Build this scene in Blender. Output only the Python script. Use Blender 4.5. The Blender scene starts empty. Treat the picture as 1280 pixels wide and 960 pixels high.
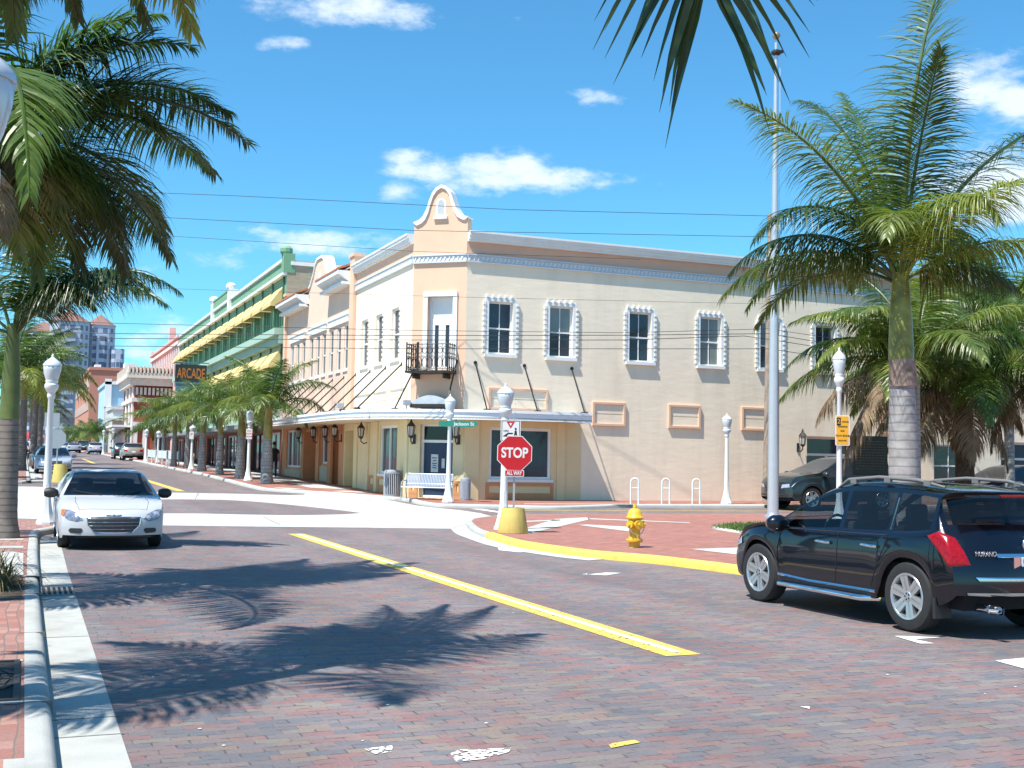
import bpy, bmesh, math, random
from mathutils import Vector, Matrix
from mathutils.bvhtree import BVHTree
R=math.radians; PI=math.pi
scene=bpy.context.scene
COL=scene.collection
rnd=random.Random(7)
# ---------------------------------------------------------------- camera
YAW,PITCH,ROLL,FOC,CH=0.39265329,0.06456377,0.01833052,1466.4995,1.7
def _basis():
    cy,sy=math.cos(YAW),math.sin(YAW)
    f0=Vector((sy,cy,0)); r0=Vector((cy,-sy,0)); u0=Vector((0,0,1))
    f=f0*math.cos(PITCH)+u0*math.sin(PITCH); u=u0*math.cos(PITCH)-f0*math.sin(PITCH)
    r=r0*math.cos(ROLL)+u*math.sin(ROLL); u=u*math.cos(ROLL)-r0*math.sin(ROLL)
    return r,u,f
CR,CU,CF=_basis(); CC=Vector((0,0,CH))
cam_data=bpy.data.cameras.new('camera'); cam=bpy.data.objects.new('camera',cam_data); COL.objects.link(cam)
cam_data.sensor_fit='HORIZONTAL'; cam_data.sensor_width=36; cam_data.lens=FOC/1280*36
cam_data.clip_start=0.05; cam_data.clip_end=6000
cam.matrix_world=Matrix(((CR.x,CU.x,-CF.x,CC.x),(CR.y,CU.y,-CF.y,CC.y),(CR.z,CU.z,-CF.z,CC.z),(0,0,0,1)))
scene.camera=cam
def ray(x,y): return CF+CR*((x-640)/FOC)+CU*((480-y)/FOC)
def pY(x,y,Y): d=ray(x,y); return CC+d*(Y/d.y)
def pX(x,y,X): d=ray(x,y); return CC+d*(X/d.x)
def pZ(x,y,z): d=ray(x,y); return CC+d*((z-CH)/d.z)
# ground profile: the street climbs gently beyond the junction
def gz(Y):
    if Y<33.5: return 0.0
    if Y<64: return .018*(Y-33.5)
    return .549+.0093*(min(Y,188)-64)
def G(x,y,off=0.0):
    z=off; p=None
    for i in range(60):
        if z>1.6: z=1.6
        p=pZ(x,y,z); z=.5*z+.5*(gz(p.y)+off)
    return Vector((p.x,p.y,gz(p.y)+off))
# ---------------------------------------------------------------- sky, sun, exposure
SUN_TO=Vector((-.5,-.21,1)).normalized()
EL=math.asin(SUN_TO.z); SROT=math.atan2(SUN_TO.x,SUN_TO.y)
sd=bpy.data.lights.new('sun','SUN'); sd.energy=5.0; sd.angle=R(.5); sd.color=(1,.955,.87)
sun=bpy.data.objects.new('sun',sd); COL.objects.link(sun)
sun.rotation_euler=(-SUN_TO).to_track_quat('-Z','Y').to_euler()
scene.view_settings.view_transform='Standard'; scene.view_settings.look='None'
scene.view_settings.gamma=1; scene.view_settings.exposure=0.70
scene.view_settings.use_curve_mapping=False
world=bpy.data.worlds.new('World'); scene.world=world; world.use_nodes=True
def build_sky():
    nt=world.node_tree; N=nt.nodes; L=nt.links; N.clear()
    out=N.new('ShaderNodeOutputWorld'); bg=N.new('ShaderNodeBackground'); L.new(bg.outputs[0],out.inputs[0])
    bg.inputs[1].default_value=.092
    sky=N.new('ShaderNodeTexSky'); sky.sky_type='NISHITA'; sky.sun_disc=False
    sky.sun_elevation=EL; sky.sun_rotation=SROT; sky.air_density=1.0; sky.dust_density=.3; sky.ozone_density=2.5
    tint=N.new('ShaderNodeMixRGB'); tint.blend_type='MULTIPLY'; tint.inputs[0].default_value=1
    tint.inputs[2].default_value=(.54,1.17,1.38,1)
    L.new(sky.outputs[0],tint.inputs[1])
    tc=N.new('ShaderNodeTexCoord'); nrm=tc.outputs['Generated']
    def math_(op,a,b=None,c=None):
        n=N.new('ShaderNodeMath'); n.operation=op
        for i,v in enumerate((a,b,c)):
            if v is None: continue
            if isinstance(v,(int,float)): n.inputs[i].default_value=v
            else: L.new(v,n.inputs[i])
        return n.outputs[0]
    nz=N.new('ShaderNodeTexNoise'); nz.inputs['Scale'].default_value=15; nz.inputs['Detail'].default_value=9; nz.inputs['Roughness'].default_value=.62
    mp=N.new('ShaderNodeMapping'); mp.inputs['Scale'].default_value=(1,1,2.2); L.new(nrm,mp.inputs[0]); L.new(mp.outputs[0],nz.inputs['Vector'])
    total=None
    # cloud banks: direction of the centre, half width along the horizon, half height, weight
    for (cx,cy,wx,wy,wt) in [(590,212,105,26,.95),(690,224,85,19,.9),(500,238,34,18,.75),(510,198,42,13,.7),(750,122,42,17,.72),(430,12,110,26,.85),(365,55,45,11,.6),(430,62,32,8,.55),
                             (370,300,95,24,.72),(270,330,95,22,.5),(480,300,60,20,.5),(190,405,120,45,.5),(1265,112,68,36,.95),(1215,200,75,45,.62),(1275,240,80,50,.95),(210,445,60,25,.55)]:
        d=ray(cx,cy).normalized(); u=Vector((d.y,-d.x,0)).normalized(); v=u.cross(d).normalized()
        def dot(vec):
            n=N.new('ShaderNodeVectorMath'); n.operation='DOT_PRODUCT'; L.new(nrm,n.inputs[0]); n.inputs[1].default_value=vec; return n.outputs['Value']
        a=math_('MULTIPLY',dot(u),FOC/wx); b=math_('MULTIPLY',dot(v),FOC/wy)
        r2=math_('ADD',math_('MULTIPLY',a,a),math_('MULTIPLY',b,b))
        front=math_('GREATER_THAN',dot(d),0)
        g=math_('MULTIPLY',math_('MULTIPLY',math_('EXPONENT',math_('MULTIPLY',r2,-.7)),wt),front)
        total=g if total is None else math_('MAXIMUM',total,g)
    dens=math_('ADD',total,math_('MULTIPLY',math_('SUBTRACT',nz.outputs[0],.52),2.1))
    mr=N.new('ShaderNodeMapRange'); mr.interpolation_type='SMOOTHSTEP'; L.new(dens,mr.inputs[0])
    mr.inputs[1].default_value=.34; mr.inputs[2].default_value=.95; mr.inputs[3].default_value=0; mr.inputs[4].default_value=.86
    cm=math_('MULTIPLY',mr.outputs[0],math_('GREATER_THAN',total,.04))
    mix=N.new('ShaderNodeMixRGB'); L.new(cm,mix.inputs[0]); L.new(tint.outputs[0],mix.inputs[1]); mix.inputs[2].default_value=(7.2,7.9,8.6,1)
    L.new(mix.outputs[0],bg.inputs[0])
build_sky()
# ---------------------------------------------------------------- materials
def lin(c): return tuple(((v/255)/12.92 if v/255<=.04045 else ((v/255+.055)/1.055)**2.4) for v in c)
MATS={}
def mat(name,col,rough=.6,var=.12,scale=5.0,bump=0.0,bscale=60.0,metal=0.0,coat=0.0,spec=.5,stain=0.0,streak=False):
    if name in MATS: return MATS[name]
    m=bpy.data.materials.new(name); m.use_nodes=True; nt=m.node_tree; N=nt.nodes; L=nt.links
    b=N['Principled BSDF']; b.inputs['Roughness'].default_value=rough; b.inputs['Metallic'].default_value=metal
    b.inputs['Specular IOR Level'].default_value=spec
    if coat: b.inputs['Coat Tint'].default_value=(.82,.86,1,1); b.inputs['Coat Weight'].default_value=coat; b.inputs['Coat Roughness'].default_value=.03
    tc=N.new('ShaderNodeTexCoord')
    nz=N.new('ShaderNodeTexNoise'); nz.inputs['Scale'].default_value=scale; nz.inputs['Detail'].default_value=5; nz.inputs['Roughness'].default_value=.6
    L.new(tc.outputs['Object'],nz.inputs['Vector'])
    rp=N.new('ShaderNodeValToRGB'); rp.color_ramp.elements[0].position=.3; rp.color_ramp.elements[1].position=.7
    c=Vector(col)
    rp.color_ramp.elements[0].color=(*(c*(1-var)),1); rp.color_ramp.elements[1].color=(*(c*(1+var)),1)
    L.new(nz.outputs[0],rp.inputs[0]); src=rp.outputs[0]
    if stain:
        n2=N.new('ShaderNodeTexNoise'); n2.inputs['Scale'].default_value=scale*.22; n2.inputs['Detail'].default_value=8; n2.inputs['Roughness'].default_value=.7
        sm=N.new('ShaderNodeMapping'); sm.inputs['Scale'].default_value=(5.5,5.5,.7) if streak else (1,1,1); L.new(tc.outputs['Object'],sm.inputs[0]); L.new(sm.outputs[0],n2.inputs['Vector'])
        r2=N.new('ShaderNodeMapRange'); L.new(n2.outputs[0],r2.inputs[0]); r2.inputs[1].default_value=.5; r2.inputs[2].default_value=.75; r2.inputs[3].default_value=0; r2.inputs[4].default_value=stain
        mx=N.new('ShaderNodeMixRGB'); mx.blend_type='MULTIPLY'; L.new(r2.outputs[0],mx.inputs[0]); L.new(src,mx.inputs[1]); mx.inputs[2].default_value=(.45,.42,.38,1); src=mx.outputs[0]
    L.new(src,b.inputs['Base Color'])
    if bump:
        bn=N.new('ShaderNodeTexNoise'); bn.inputs['Scale'].default_value=bscale; bn.inputs['Detail'].default_value=4
        bm_p=N.new('ShaderNodeMapping'); bm_p.inputs['Scale'].default_value=(.55,.55,1.7) if bump==.36 else (1,1,1); L.new(tc.outputs['Object'],bm_p.inputs[0]); L.new(bm_p.outputs[0],bn.inputs['Vector'])
        bp=N.new('ShaderNodeBump'); bp.inputs['Strength'].default_value=bump; bp.inputs['Distance'].default_value=.02
        L.new(bn.outputs[0],bp.inputs['Height']); L.new(bp.outputs[0],b.inputs['Normal'])
    MATS[name]=m; return m
def glass(name,tint,opac,rough=.02):
    if name in MATS: return MATS[name]
    m=bpy.data.materials.new(name); m.use_nodes=True; nt=m.node_tree; N=nt.nodes; L=nt.links; N.clear()
    o=N.new('ShaderNodeOutputMaterial'); tr=N.new('ShaderNodeBsdfTransparent'); tr.inputs[0].default_value=(*tint,1)
    df=N.new('ShaderNodeBsdfDiffuse'); df.inputs[0].default_value=(.012,.014,.016,1)
    gl=N.new('ShaderNodeBsdfGlossy'); gl.inputs['Roughness'].default_value=rough
    m1=N.new('ShaderNodeMixShader'); m1.inputs[0].default_value=opac; L.new(tr.outputs[0],m1.inputs[1]); L.new(df.outputs[0],m1.inputs[2])
    lw_=N.new('ShaderNodeLayerWeight'); lw_.inputs[0].default_value=.5; pw=N.new('ShaderNodeMath'); pw.operation='POWER'; L.new(lw_.outputs['Facing'],pw.inputs[0]); pw.inputs[1].default_value=5; fr=N.new('ShaderNodeMath'); fr.operation='MULTIPLY_ADD'; L.new(pw.outputs[0],fr.inputs[0]); fr.inputs[1].default_value=.9; fr.inputs[2].default_value=.045
    m2=N.new('ShaderNodeMixShader'); L.new(fr.outputs[0],m2.inputs[0]); L.new(m1.outputs[0],m2.inputs[1]); L.new(gl.outputs[0],m2.inputs[2])
    L.new(m2.outputs[0],o.inputs[0]); MATS[name]=m; return m
def brick_mat(name,bw,bh,colors,mortar,rot=0.0,mort=.05,rough=.75,jitter=.25,bump=.5,patch=.25,facade=False,lanes=False):
    """pavers or bricks: every brick picks its own colour from the list"""
    m=bpy.data.materials.new(name); m.use_nodes=True; nt=m.node_tree; N=nt.nodes; L=nt.links
    b=N['Principled BSDF']; b.inputs['Roughness'].default_value=rough
    tc=N.new('ShaderNodeTexCoord'); mp=N.new('ShaderNodeMapping'); L.new(tc.outputs['Object'],mp.inputs[0]); mp.inputs['Rotation'].default_value=(0,0,rot)
    # hand-laid courses wander a little
    wn=N.new('ShaderNodeTexNoise'); wn.inputs['Scale'].default_value=.9; wn.inputs['Detail'].default_value=3; L.new(mp.outputs[0],wn.inputs['Vector'])
    wv=N.new('ShaderNodeVectorMath'); wv.operation='MULTIPLY_ADD'; L.new(wn.outputs['Color'],wv.inputs[0]); wv.inputs[1].default_value=(bw*.4,bh*1.6,0); L.new(mp.outputs[0],wv.inputs[2])
    sp=N.new('ShaderNodeSeparateXYZ'); L.new(wv.outputs[0],sp.inputs[0])
    def mt(op,a,b_=None,c=None):
        n=N.new('ShaderNodeMath'); n.operation=op
        for i,v in enumerate((a,b_,c)):
            if v is None: continue
            if isinstance(v,(int,float)): n.inputs[i].default_value=v
            else: L.new(v,n.inputs[i])
        return n.outputs[0]
    X=sp.outputs[0]; Yc=sp.outputs[2] if facade else sp.outputs[1]
    if facade: X=mt('ADD',sp.outputs[0],sp.outputs[1])
    v=mt('DIVIDE',Yc,bh); row=mt('FLOOR',v); fv=mt('SUBTRACT',v,row)
    w1=N.new('ShaderNodeTexWhiteNoise'); w1.noise_dimensions='1D'; L.new(row,w1.inputs['W'])
    off=mt('ADD',mt('MULTIPLY',mt('MODULO',row,2.0),.5),mt('MULTIPLY',w1.outputs[0],jitter))
    u=mt('ADD',mt('DIVIDE',X,bw),off); colm=mt('FLOOR',u); fu=mt('SUBTRACT',u,colm)
    cb=N.new('ShaderNodeCombineXYZ'); L.new(colm,cb.inputs[0]); L.new(row,cb.inputs[1])
    w2=N.new('ShaderNodeTexWhiteNoise'); w2.noise_dimensions='2D'; L.new(cb.outputs[0],w2.inputs['Vector'])
    rp=N.new('ShaderNodeValToRGB'); rp.color_ramp.interpolation='CONSTANT'; els=rp.color_ramp.elements
    n=len(colors)
    while len(els)<n: els.new(1)
    for i,c in enumerate(colors): els[i].position=i/n; els[i].color=(*c,1)
    L.new(w2.outputs['Value'],rp.inputs[0])
    # dirt / wear
    nz=N.new('ShaderNodeTexNoise'); nz.inputs['Scale'].default_value=.55; nz.inputs['Detail'].default_value=7; nz.inputs['Roughness'].default_value=.65; L.new(tc.outputs['Object'],nz.inputs['Vector'])
    n3=N.new('ShaderNodeTexNoise'); n3.inputs['Scale'].default_value=38; n3.inputs['Detail'].default_value=4; L.new(tc.outputs['Object'],n3.inputs['Vector'])
    dv=mt('ADD',mt('MULTIPLY',nz.outputs[0],patch*2),1-patch); dv=mt('MULTIPLY',dv,mt('ADD',mt('MULTIPLY',n3.outputs[0],.55),.72))
    if lanes:   # traffic-darkened bands along the street, oil drips and patches relaid with other bricks
        lm=N.new('ShaderNodeMapping'); lm.inputs['Scale'].default_value=(.75,.035,1); L.new(tc.outputs['Object'],lm.inputs[0])
        ln=N.new('ShaderNodeTexNoise'); ln.inputs['Scale'].default_value=1; ln.inputs['Detail'].default_value=3; L.new(lm.outputs[0],ln.inputs['Vector'])
        lr=N.new('ShaderNodeMapRange'); L.new(ln.outputs[0],lr.inputs[0]); lr.inputs[1].default_value=.38; lr.inputs[2].default_value=.62; lr.inputs[3].default_value=.86; lr.inputs[4].default_value=1.08
        on=N.new('ShaderNodeTexNoise'); on.inputs['Scale'].default_value=1.7; on.inputs['Detail'].default_value=5; L.new(tc.outputs['Object'],on.inputs['Vector'])
        orr=N.new('ShaderNodeMapRange'); L.new(on.outputs[0],orr.inputs[0]); orr.inputs[1].default_value=.66; orr.inputs[2].default_value=.74; orr.inputs[3].default_value=1; orr.inputs[4].default_value=.62
        dv=mt('MULTIPLY',mt('MULTIPLY',dv,lr.outputs[0]),orr.outputs[0])
    mx=N.new('ShaderNodeMixRGB'); mx.blend_type='MULTIPLY'; mx.inputs[0].default_value=1; L.new(rp.outputs[0],mx.inputs[1])
    cc=N.new('ShaderNodeCombineXYZ'); 
    for i in range(3): L.new(dv,cc.inputs[i])
    L.new(cc.outputs[0],mx.inputs[2])
    ex=mt('MINIMUM',mt('MULTIPLY',mt('MINIMUM',fu,mt('SUBTRACT',1.0,fu)),bw),mt('MULTIPLY',mt('MINIMUM',fv,mt('SUBTRACT',1.0,fv)),bh))
    gn=N.new('ShaderNodeTexNoise'); gn.inputs['Scale'].default_value=9; gn.inputs['Detail'].default_value=3; L.new(tc.outputs['Object'],gn.inputs['Vector'])
    gw=N.new('ShaderNodeMapRange'); L.new(gn.outputs[0],gw.inputs[0]); gw.inputs[1].default_value=.38; gw.inputs[2].default_value=.62; gw.inputs[3].default_value=-.012 if lanes else 0; gw.inputs[4].default_value=0
    ex=mt('SUBTRACT',ex,gw.outputs[0])
    mr=N.new('ShaderNodeMapRange'); L.new(ex,mr.inputs[0]); mr.inputs[1].default_value=mort*bh*.35; mr.inputs[2].default_value=mort*bh*1.3
    mo=N.new('ShaderNodeMixRGB'); L.new(mr.outputs[0],mo.inputs[0]); mo.inputs[1].default_value=(*mortar,1); L.new(mx.outputs[0],mo.inputs[2])
    L.new(mo.outputs[0],b.inputs['Base Color'])
    hh=mt('ADD',mt('MULTIPLY',mr.outputs[0],.6),mt('MULTIPLY',n3.outputs[0],.5)); hh=mt('ADD',hh,mt('MULTIPLY',w2.outputs['Value'],.35))
    bp=N.new('ShaderNodeBump'); bp.inputs['Strength'].default_value=bump; bp.inputs['Distance'].default_value=.012; L.new(hh,bp.inputs['Height']); L.new(bp.outputs[0],b.inputs['Normal'])
    MATS[name]=m; return m
def leaf_mat(name,c1,c2,trans=.3,rough=.38,scale=2.2):
    m=bpy.data.materials.new(name); m.use_nodes=True; nt=m.node_tree; N=nt.nodes; L=nt.links
    b=N['Principled BSDF']; b.inputs['Roughness'].default_value=rough; b.inputs['Specular IOR Level'].default_value=.6
    tc=N.new('ShaderNodeTexCoord'); oi=N.new('ShaderNodeObjectInfo')
    nz=N.new('ShaderNodeTexNoise'); nz.inputs['Scale'].default_value=scale; nz.inputs['Detail'].default_value=4; L.new(tc.outputs['Object'],nz.inputs['Vector'])
    ad=N.new('ShaderNodeMath'); ad.operation='MULTIPLY_ADD'; L.new(oi.outputs['Random'],ad.inputs[0]); ad.inputs[1].default_value=.35; L.new(nz.outputs[0],ad.inputs[2])
    rp=N.new('ShaderNodeValToRGB'); rp.color_ramp.elements[0].position=.4; rp.color_ramp.elements[1].position=.95
    rp.color_ramp.elements[0].color=(*c1,1); rp.color_ramp.elements[1].color=(*c2,1); L.new(ad.outputs[0],rp.inputs[0]); L.new(rp.outputs[0],b.inputs['Base Color'])
    t=N.new('ShaderNodeBsdfTranslucent'); tm=N.new('ShaderNodeMixRGB'); tm.blend_type='MULTIPLY'; tm.inputs[0].default_value=1; tm.inputs[2].default_value=(1.3,1.5,.6,1); L.new(rp.outputs[0],tm.inputs[1]); L.new(tm.outputs[0],t.inputs[0])
    ms=N.new('ShaderNodeMixShader'); ms.inputs[0].default_value=trans; L.new(b.outputs[0],ms.inputs[1]); L.new(t.outputs[0],ms.inputs[2])
    L.new(ms.outputs[0],N['Material Output'].inputs[0]); MATS[name]=m; return m
def stripes_mat(name,c1,c2,axis,period,duty,rough=.7):
    """two-tone bands along one object axis (palm ring scars, tower floors)"""
    m=bpy.data.materials.new(name); m.use_nodes=True; nt=m.node_tree; N=nt.nodes; L=nt.links
    b=N['Principled BSDF']; b.inputs['Roughness'].default_value=rough
    tc=N.new('ShaderNodeTexCoord'); nz=N.new('ShaderNodeTexNoise'); nz.inputs['Scale'].default_value=3; nz.inputs['Detail'].default_value=5; L.new(tc.outputs['Object'],nz.inputs['Vector'])
    sp=N.new('ShaderNodeSeparateXYZ'); L.new(tc.outputs['Object'],sp.inputs[0])
    def mt(op,a,b_=None):
        n=N.new('ShaderNodeMath'); n.operation=op
        for i,v in enumerate((a,b_)):
            if v is None: continue
            if isinstance(v,(int,float)): n.inputs[i].default_value=v
            else: L.new(v,n.inputs[i])
        return n.outputs[0]
    z=mt('ADD',sp.outputs[axis],mt('MULTIPLY',nz.outputs[0],period*.35)); f=mt('FRACT',mt('DIVIDE',z,period))
    mr=N.new('ShaderNodeMapRange'); L.new(f,mr.inputs[0]); mr.inputs[1].default_value=duty*.5; mr.inputs[2].default_value=duty*1.3
    mx=N.new('ShaderNodeMixRGB'); L.new(mr.outputs[0],mx.inputs[0]); mx.inputs[1].default_value=(*c2,1); mx.inputs[2].default_value=(*c1,1)
    m2=N.new('ShaderNodeMixRGB'); m2.blend_type='MULTIPLY'; m2.inputs[0].default_value=.6; L.new(mx.outputs[0],m2.inputs[1])
    n2=N.new('ShaderNodeTexNoise'); n2.inputs['Scale'].default_value=6; n2.inputs['Detail'].default_value=6; L.new(tc.outputs['Object'],n2.inputs['Vector'])
    rr=N.new('ShaderNodeMapRange'); L.new(n2.outputs[0],rr.inputs[0]); rr.inputs[1].default_value=.3; rr.inputs[2].default_value=.7; rr.inputs[3].default_value=.55; rr.inputs[4].default_value=1.15
    cc=N.new('ShaderNodeCombineXYZ')
    for i in range(3): L.new(rr.outputs[0],cc.inputs[i])
    L.new(cc.outputs[0],m2.inputs[2]); L.new(m2.outputs[0],b.inputs['Base Color'])
    bp=N.new('ShaderNodeBump'); bp.inputs['Strength'].default_value=.5; bp.inputs['Distance'].default_value=.02; L.new(n2.outputs[0],bp.inputs['Height']); L.new(bp.outputs[0],b.inputs['Normal'])
    MATS[name]=m; return m
def tower_mat(name,wall,win,px,pz):
    m=bpy.data.materials.new(name); m.use_nodes=True; nt=m.node_tree; N=nt.nodes; L=nt.links
    b=N['Principled BSDF']; b.inputs['Roughness'].default_value=.6
    tc=N.new('ShaderNodeTexCoord'); sp=N.new('ShaderNodeSeparateXYZ'); L.new(tc.outputs['Object'],sp.inputs[0])
    def mt(op,a,b_=None):
        n=N.new('ShaderNodeMath'); n.operation=op
        for i,v in enumerate((a,b_)):
            if v is None: continue
            if isinstance(v,(int,float)): n.inputs[i].default_value=v
            else: L.new(v,n.inputs[i])
        return n.outputs[0]
    h=mt('ADD',sp.outputs[0],sp.outputs[1])
    fx=mt('FRACT',mt('DIVIDE',h,px)); fz=mt('FRACT',mt('DIVIDE',sp.outputs[2],pz))
    a=mt('MULTIPLY',mt('GREATER_THAN',fx,.5),mt('GREATER_THAN',fz,.42))
    mx=N.new('ShaderNodeMixRGB'); L.new(a,mx.inputs[0]); mx.inputs[1].default_value=(*wall,1); mx.inputs[2].default_value=(*win,1)
    L.new(mx.outputs[0],b.inputs['Base Color']); MATS[name]=m; return m
# ---------------------------------------------------------------- mesh helpers
class MB:
    def __init__(s,T=None): s.v=[]; s.f=[]; s.T=T
    def add(s,vs,fs):
        o=len(s.v); T=s.T
        for p in vs:
            p=Vector(p); s.v.append(T(p) if callable(T) else (T@p if T else p))
        for f in fs: s.f.append([i+o for i in f])
    def box(s,x0,x1,y0,y1,z0,z1):
        s.add([(x0,y0,z0),(x1,y0,z0),(x1,y1,z0),(x0,y1,z0),(x0,y0,z1),(x1,y0,z1),(x1,y1,z1),(x0,y1,z1)],
              [(0,3,2,1),(4,5,6,7),(0,1,5,4),(1,2,6,5),(2,3,7,6),(3,0,4,7)]); return s
    def quad(s,*p): s.add(p,[tuple(range(len(p)))]); return s
    def prism(s,pts,z0,z1):
        n=len(pts); s.add([(x,y,z0) for x,y in pts]+[(x,y,z1) for x,y in pts],[tuple(range(n))[::-1],tuple(range(n,2*n))]+[(i,(i+1)%n,n+(i+1)%n,n+i) for i in range(n)]); return s
    def extr(s,pts,d):
        """polygon of 3d points pushed along vector d"""
        n=len(pts); d=Vector(d); P=[Vector(p) for p in pts]
        s.add(P+[p+d for p in P],[tuple(range(n))[::-1],tuple(range(n,2*n))]+[(i,(i+1)%n,n+(i+1)%n,n+i) for i in range(n)]); return s
    def lathe(s,prof,n=16,c=(0,0,0),axis='z',cap=True,sq=None):
        vs=[]; c=Vector(c)
        for r,h in prof:
            for i in range(n):
                a=2*PI*(i+.5)/n; x,y=r*math.cos(a),r*math.sin(a)
                vs.append(c+(Vector((x,y,h)) if axis=='z' else Vector((x,h,y)) if axis=='y' else Vector((h,x,y))))
        fs=[]
        for k in range(len(prof)-1):
            for i in range(n): j=(i+1)%n; fs.append((k*n+i,k*n+j,(k+1)*n+j,(k+1)*n+i))
        if cap: fs.append(tuple(range(n))[::-1]); fs.append(tuple(range((len(prof)-1)*n,len(prof)*n)))
        s.add(vs,fs); return s
    def tube(s,path,r,n=8,cap=True):
        P=[Vector(p) for p in path]; rs=r if isinstance(r,(list,tuple)) else [r]*len(P)
        vs=[];prev=None
        for i,p in enumerate(P):
            t=(P[min(i+1,len(P)-1)]-P[max(i-1,0)]).normalized()
            if prev is None:
                a=Vector((0,0,1)) if abs(t.z)<.9 else Vector((1,0,0)); u=t.cross(a).normalized()
            else: u=(prev-t*prev.dot(t)).normalized()
            prev=u; w=t.cross(u)
            for k in range(n):
                a=2*PI*k/n; vs.append(p+(u*math.cos(a)+w*math.sin(a))*rs[i])
        fs=[]
        for i in range(len(P)-1):
            for k in range(n): j=(k+1)%n; fs.append((i*n+k,i*n+j,(i+1)*n+j,(i+1)*n+k))
        if cap: fs.append(tuple(range(n))[::-1]); fs.append(tuple(range((len(P)-1)*n,len(P)*n)))
        s.add(vs,fs); return s
    def ring(s,u0,u1,z0,z1,w,d0,d1):
        """rectangular frame in the x-z plane"""
        s.box(u0,u1,d0,d1,z1-w,z1); s.box(u0,u1,d0,d1,z0,z0+w); s.box(u0,u0+w,d0,d1,z0+w,z1-w); s.box(u1-w,u1,d0,d1,z0+w,z1-w); return s
    def mesh(s,name,m,smooth=None,bevel=0,merge=False):
        me=bpy.data.meshes.new(name); me.from_pydata([tuple(p) for p in s.v],[],s.f)
        bm=bmesh.new(); bm.from_mesh(me)
        if merge: bmesh.ops.remove_doubles(bm,verts=bm.verts,dist=.0008)
        bmesh.ops.recalc_face_normals(bm,faces=bm.faces)
        if bevel: bmesh.ops.bevel(bm,geom=[e for e in bm.edges if len(e.link_faces)==2 and e.calc_face_angle(0)>.5],offset=bevel,segments=2,affect='EDGES',profile=.6)
        bm.to_mesh(me); bm.free()
        if smooth is not None:
            for p in me.polygons: p.use_smooth=True
            me.set_sharp_from_angle(angle=R(smooth))
        me.materials.append(m); me.update(); return me
    def build(s,name,m,parent=None,smooth=None,bevel=0,merge=False,**kw):
        return link(name,s.mesh(name,m,smooth,bevel,merge),parent,**kw)
def link(name,me,parent=None,loc=None,rz=None,label=None,cat=None,group=None,kind=None):
    o=bpy.data.objects.new(name,me); COL.objects.link(o)
    if parent: o.parent=parent
    if loc is not None: o.location=loc
    if rz is not None: o.rotation_euler=(0,0,rz)
    tag(o,label,cat,group,kind); return o
def tag(o,label=None,cat=None,group=None,kind=None):
    for k,v in (('label',label),('category',cat),('group',group),('kind',kind)):
        if v: o[k]=v
    return o
def empty(name,loc,label,cat,group=None,rz=0,scale=1):
    o=bpy.data.objects.new(name,None); COL.objects.link(o); o.location=loc; o.rotation_euler=(0,0,rz); o.scale=(scale,)*3; o.empty_display_size=.2
    return tag(o,label,cat,group)
def copy_tree(o,parent=None,loc=None,rz=None,label=None,group=None,scale=None):
    c=o.copy(); COL.objects.link(c); c.parent=parent
    if parent is None:
        if loc is not None: c.location=loc
        if rz is not None: c.rotation_euler=(0,0,rz)
        if scale: c.scale=(scale,)*3
        if label: c['label']=label
        if group: c['group']=group
    for ch in [x for x in COL.objects if x.parent==o]: copy_tree(ch,c)
    return c
def text(s_,size,m,parent,M4,name='lettering',depth=.004,bold=.0,sx=1.0,fit=None):
    cu=bpy.data.curves.new('txt','FONT'); cu.body=s_; cu.size=size; cu.align_x='CENTER'; cu.align_y='CENTER'; cu.extrude=depth; cu.offset=bold
    t=bpy.data.objects.new('txt',cu); COL.objects.link(t)
    dg=bpy.context.evaluated_depsgraph_get(); me=bpy.data.meshes.new_from_object(t.evaluated_get(dg))
    bpy.data.objects.remove(t); bpy.data.curves.remove(cu)
    if fit:
        w_=max(v.co.x for v in me.vertices)-min(v.co.x for v in me.vertices); sx=fit/w_
    me.transform(M4@Matrix.Diagonal((sx,1,1,1))); me.materials.clear(); me.materials.append(m); me.name=name
    return link(name,me,parent)
def MX(o,x,y,z):
    x,y,z=Vector(x),Vector(y),Vector(z); o=Vector(o)
    return Matrix(((x.x,y.x,z.x,o.x),(x.y,y.y,z.y,o.y),(x.z,y.z,z.z,o.z),(0,0,0,1)))
FACE_S=lambda x,y,z: MX((x,y,z),(1,0,0),(0,0,1),(0,-1,0))   # text plane seen from the street side (-y)
# ================================================================ MATERIALS
street_brick=brick_mat('street_brick',.215,.098,[(0.188,0.148,0.147),(0.162,0.137,0.143),(0.203,0.148,0.143),(0.147,0.137,0.147),(0.184,0.155,0.147),(0.210,0.125,0.121),(0.166,0.137,0.140),(0.199,0.174,0.155),(0.177,0.140,0.143),(0.136,0.133,0.147),(0.192,0.151,0.147),(0.218,0.140,0.129),(0.173,0.151,0.155),(0.218,0.125,0.118),(0.129,0.129,0.147),(0.207,0.162,0.136)],(.075,.066,.068),mort=.09,bump=.45,patch=.3,lanes=True)
paver=brick_mat('plaza_paver',.2,.1,[(.34,.135,.10),(.30,.12,.095),(.37,.16,.125),(.32,.145,.115),(.285,.115,.09)],(.2,.12,.10),mort=.06,jitter=0,bump=.3,patch=.2)
paver_l=brick_mat('walk_paver',.2,.1,[(.33,.15,.12),(.28,.125,.10),(.36,.19,.15),(.26,.13,.11),(.31,.17,.14)],(.17,.13,.11),mort=.07,jitter=0,bump=.35,patch=.3,rot=PI/2)
concrete=mat('concrete',(.40,.405,.385),.85,.09,3.5,.3,140,stain=.6)
concrete_w=mat('pale_concrete',(.46,.465,.44),.85,.07,3,.25,120,stain=.42)
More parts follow.
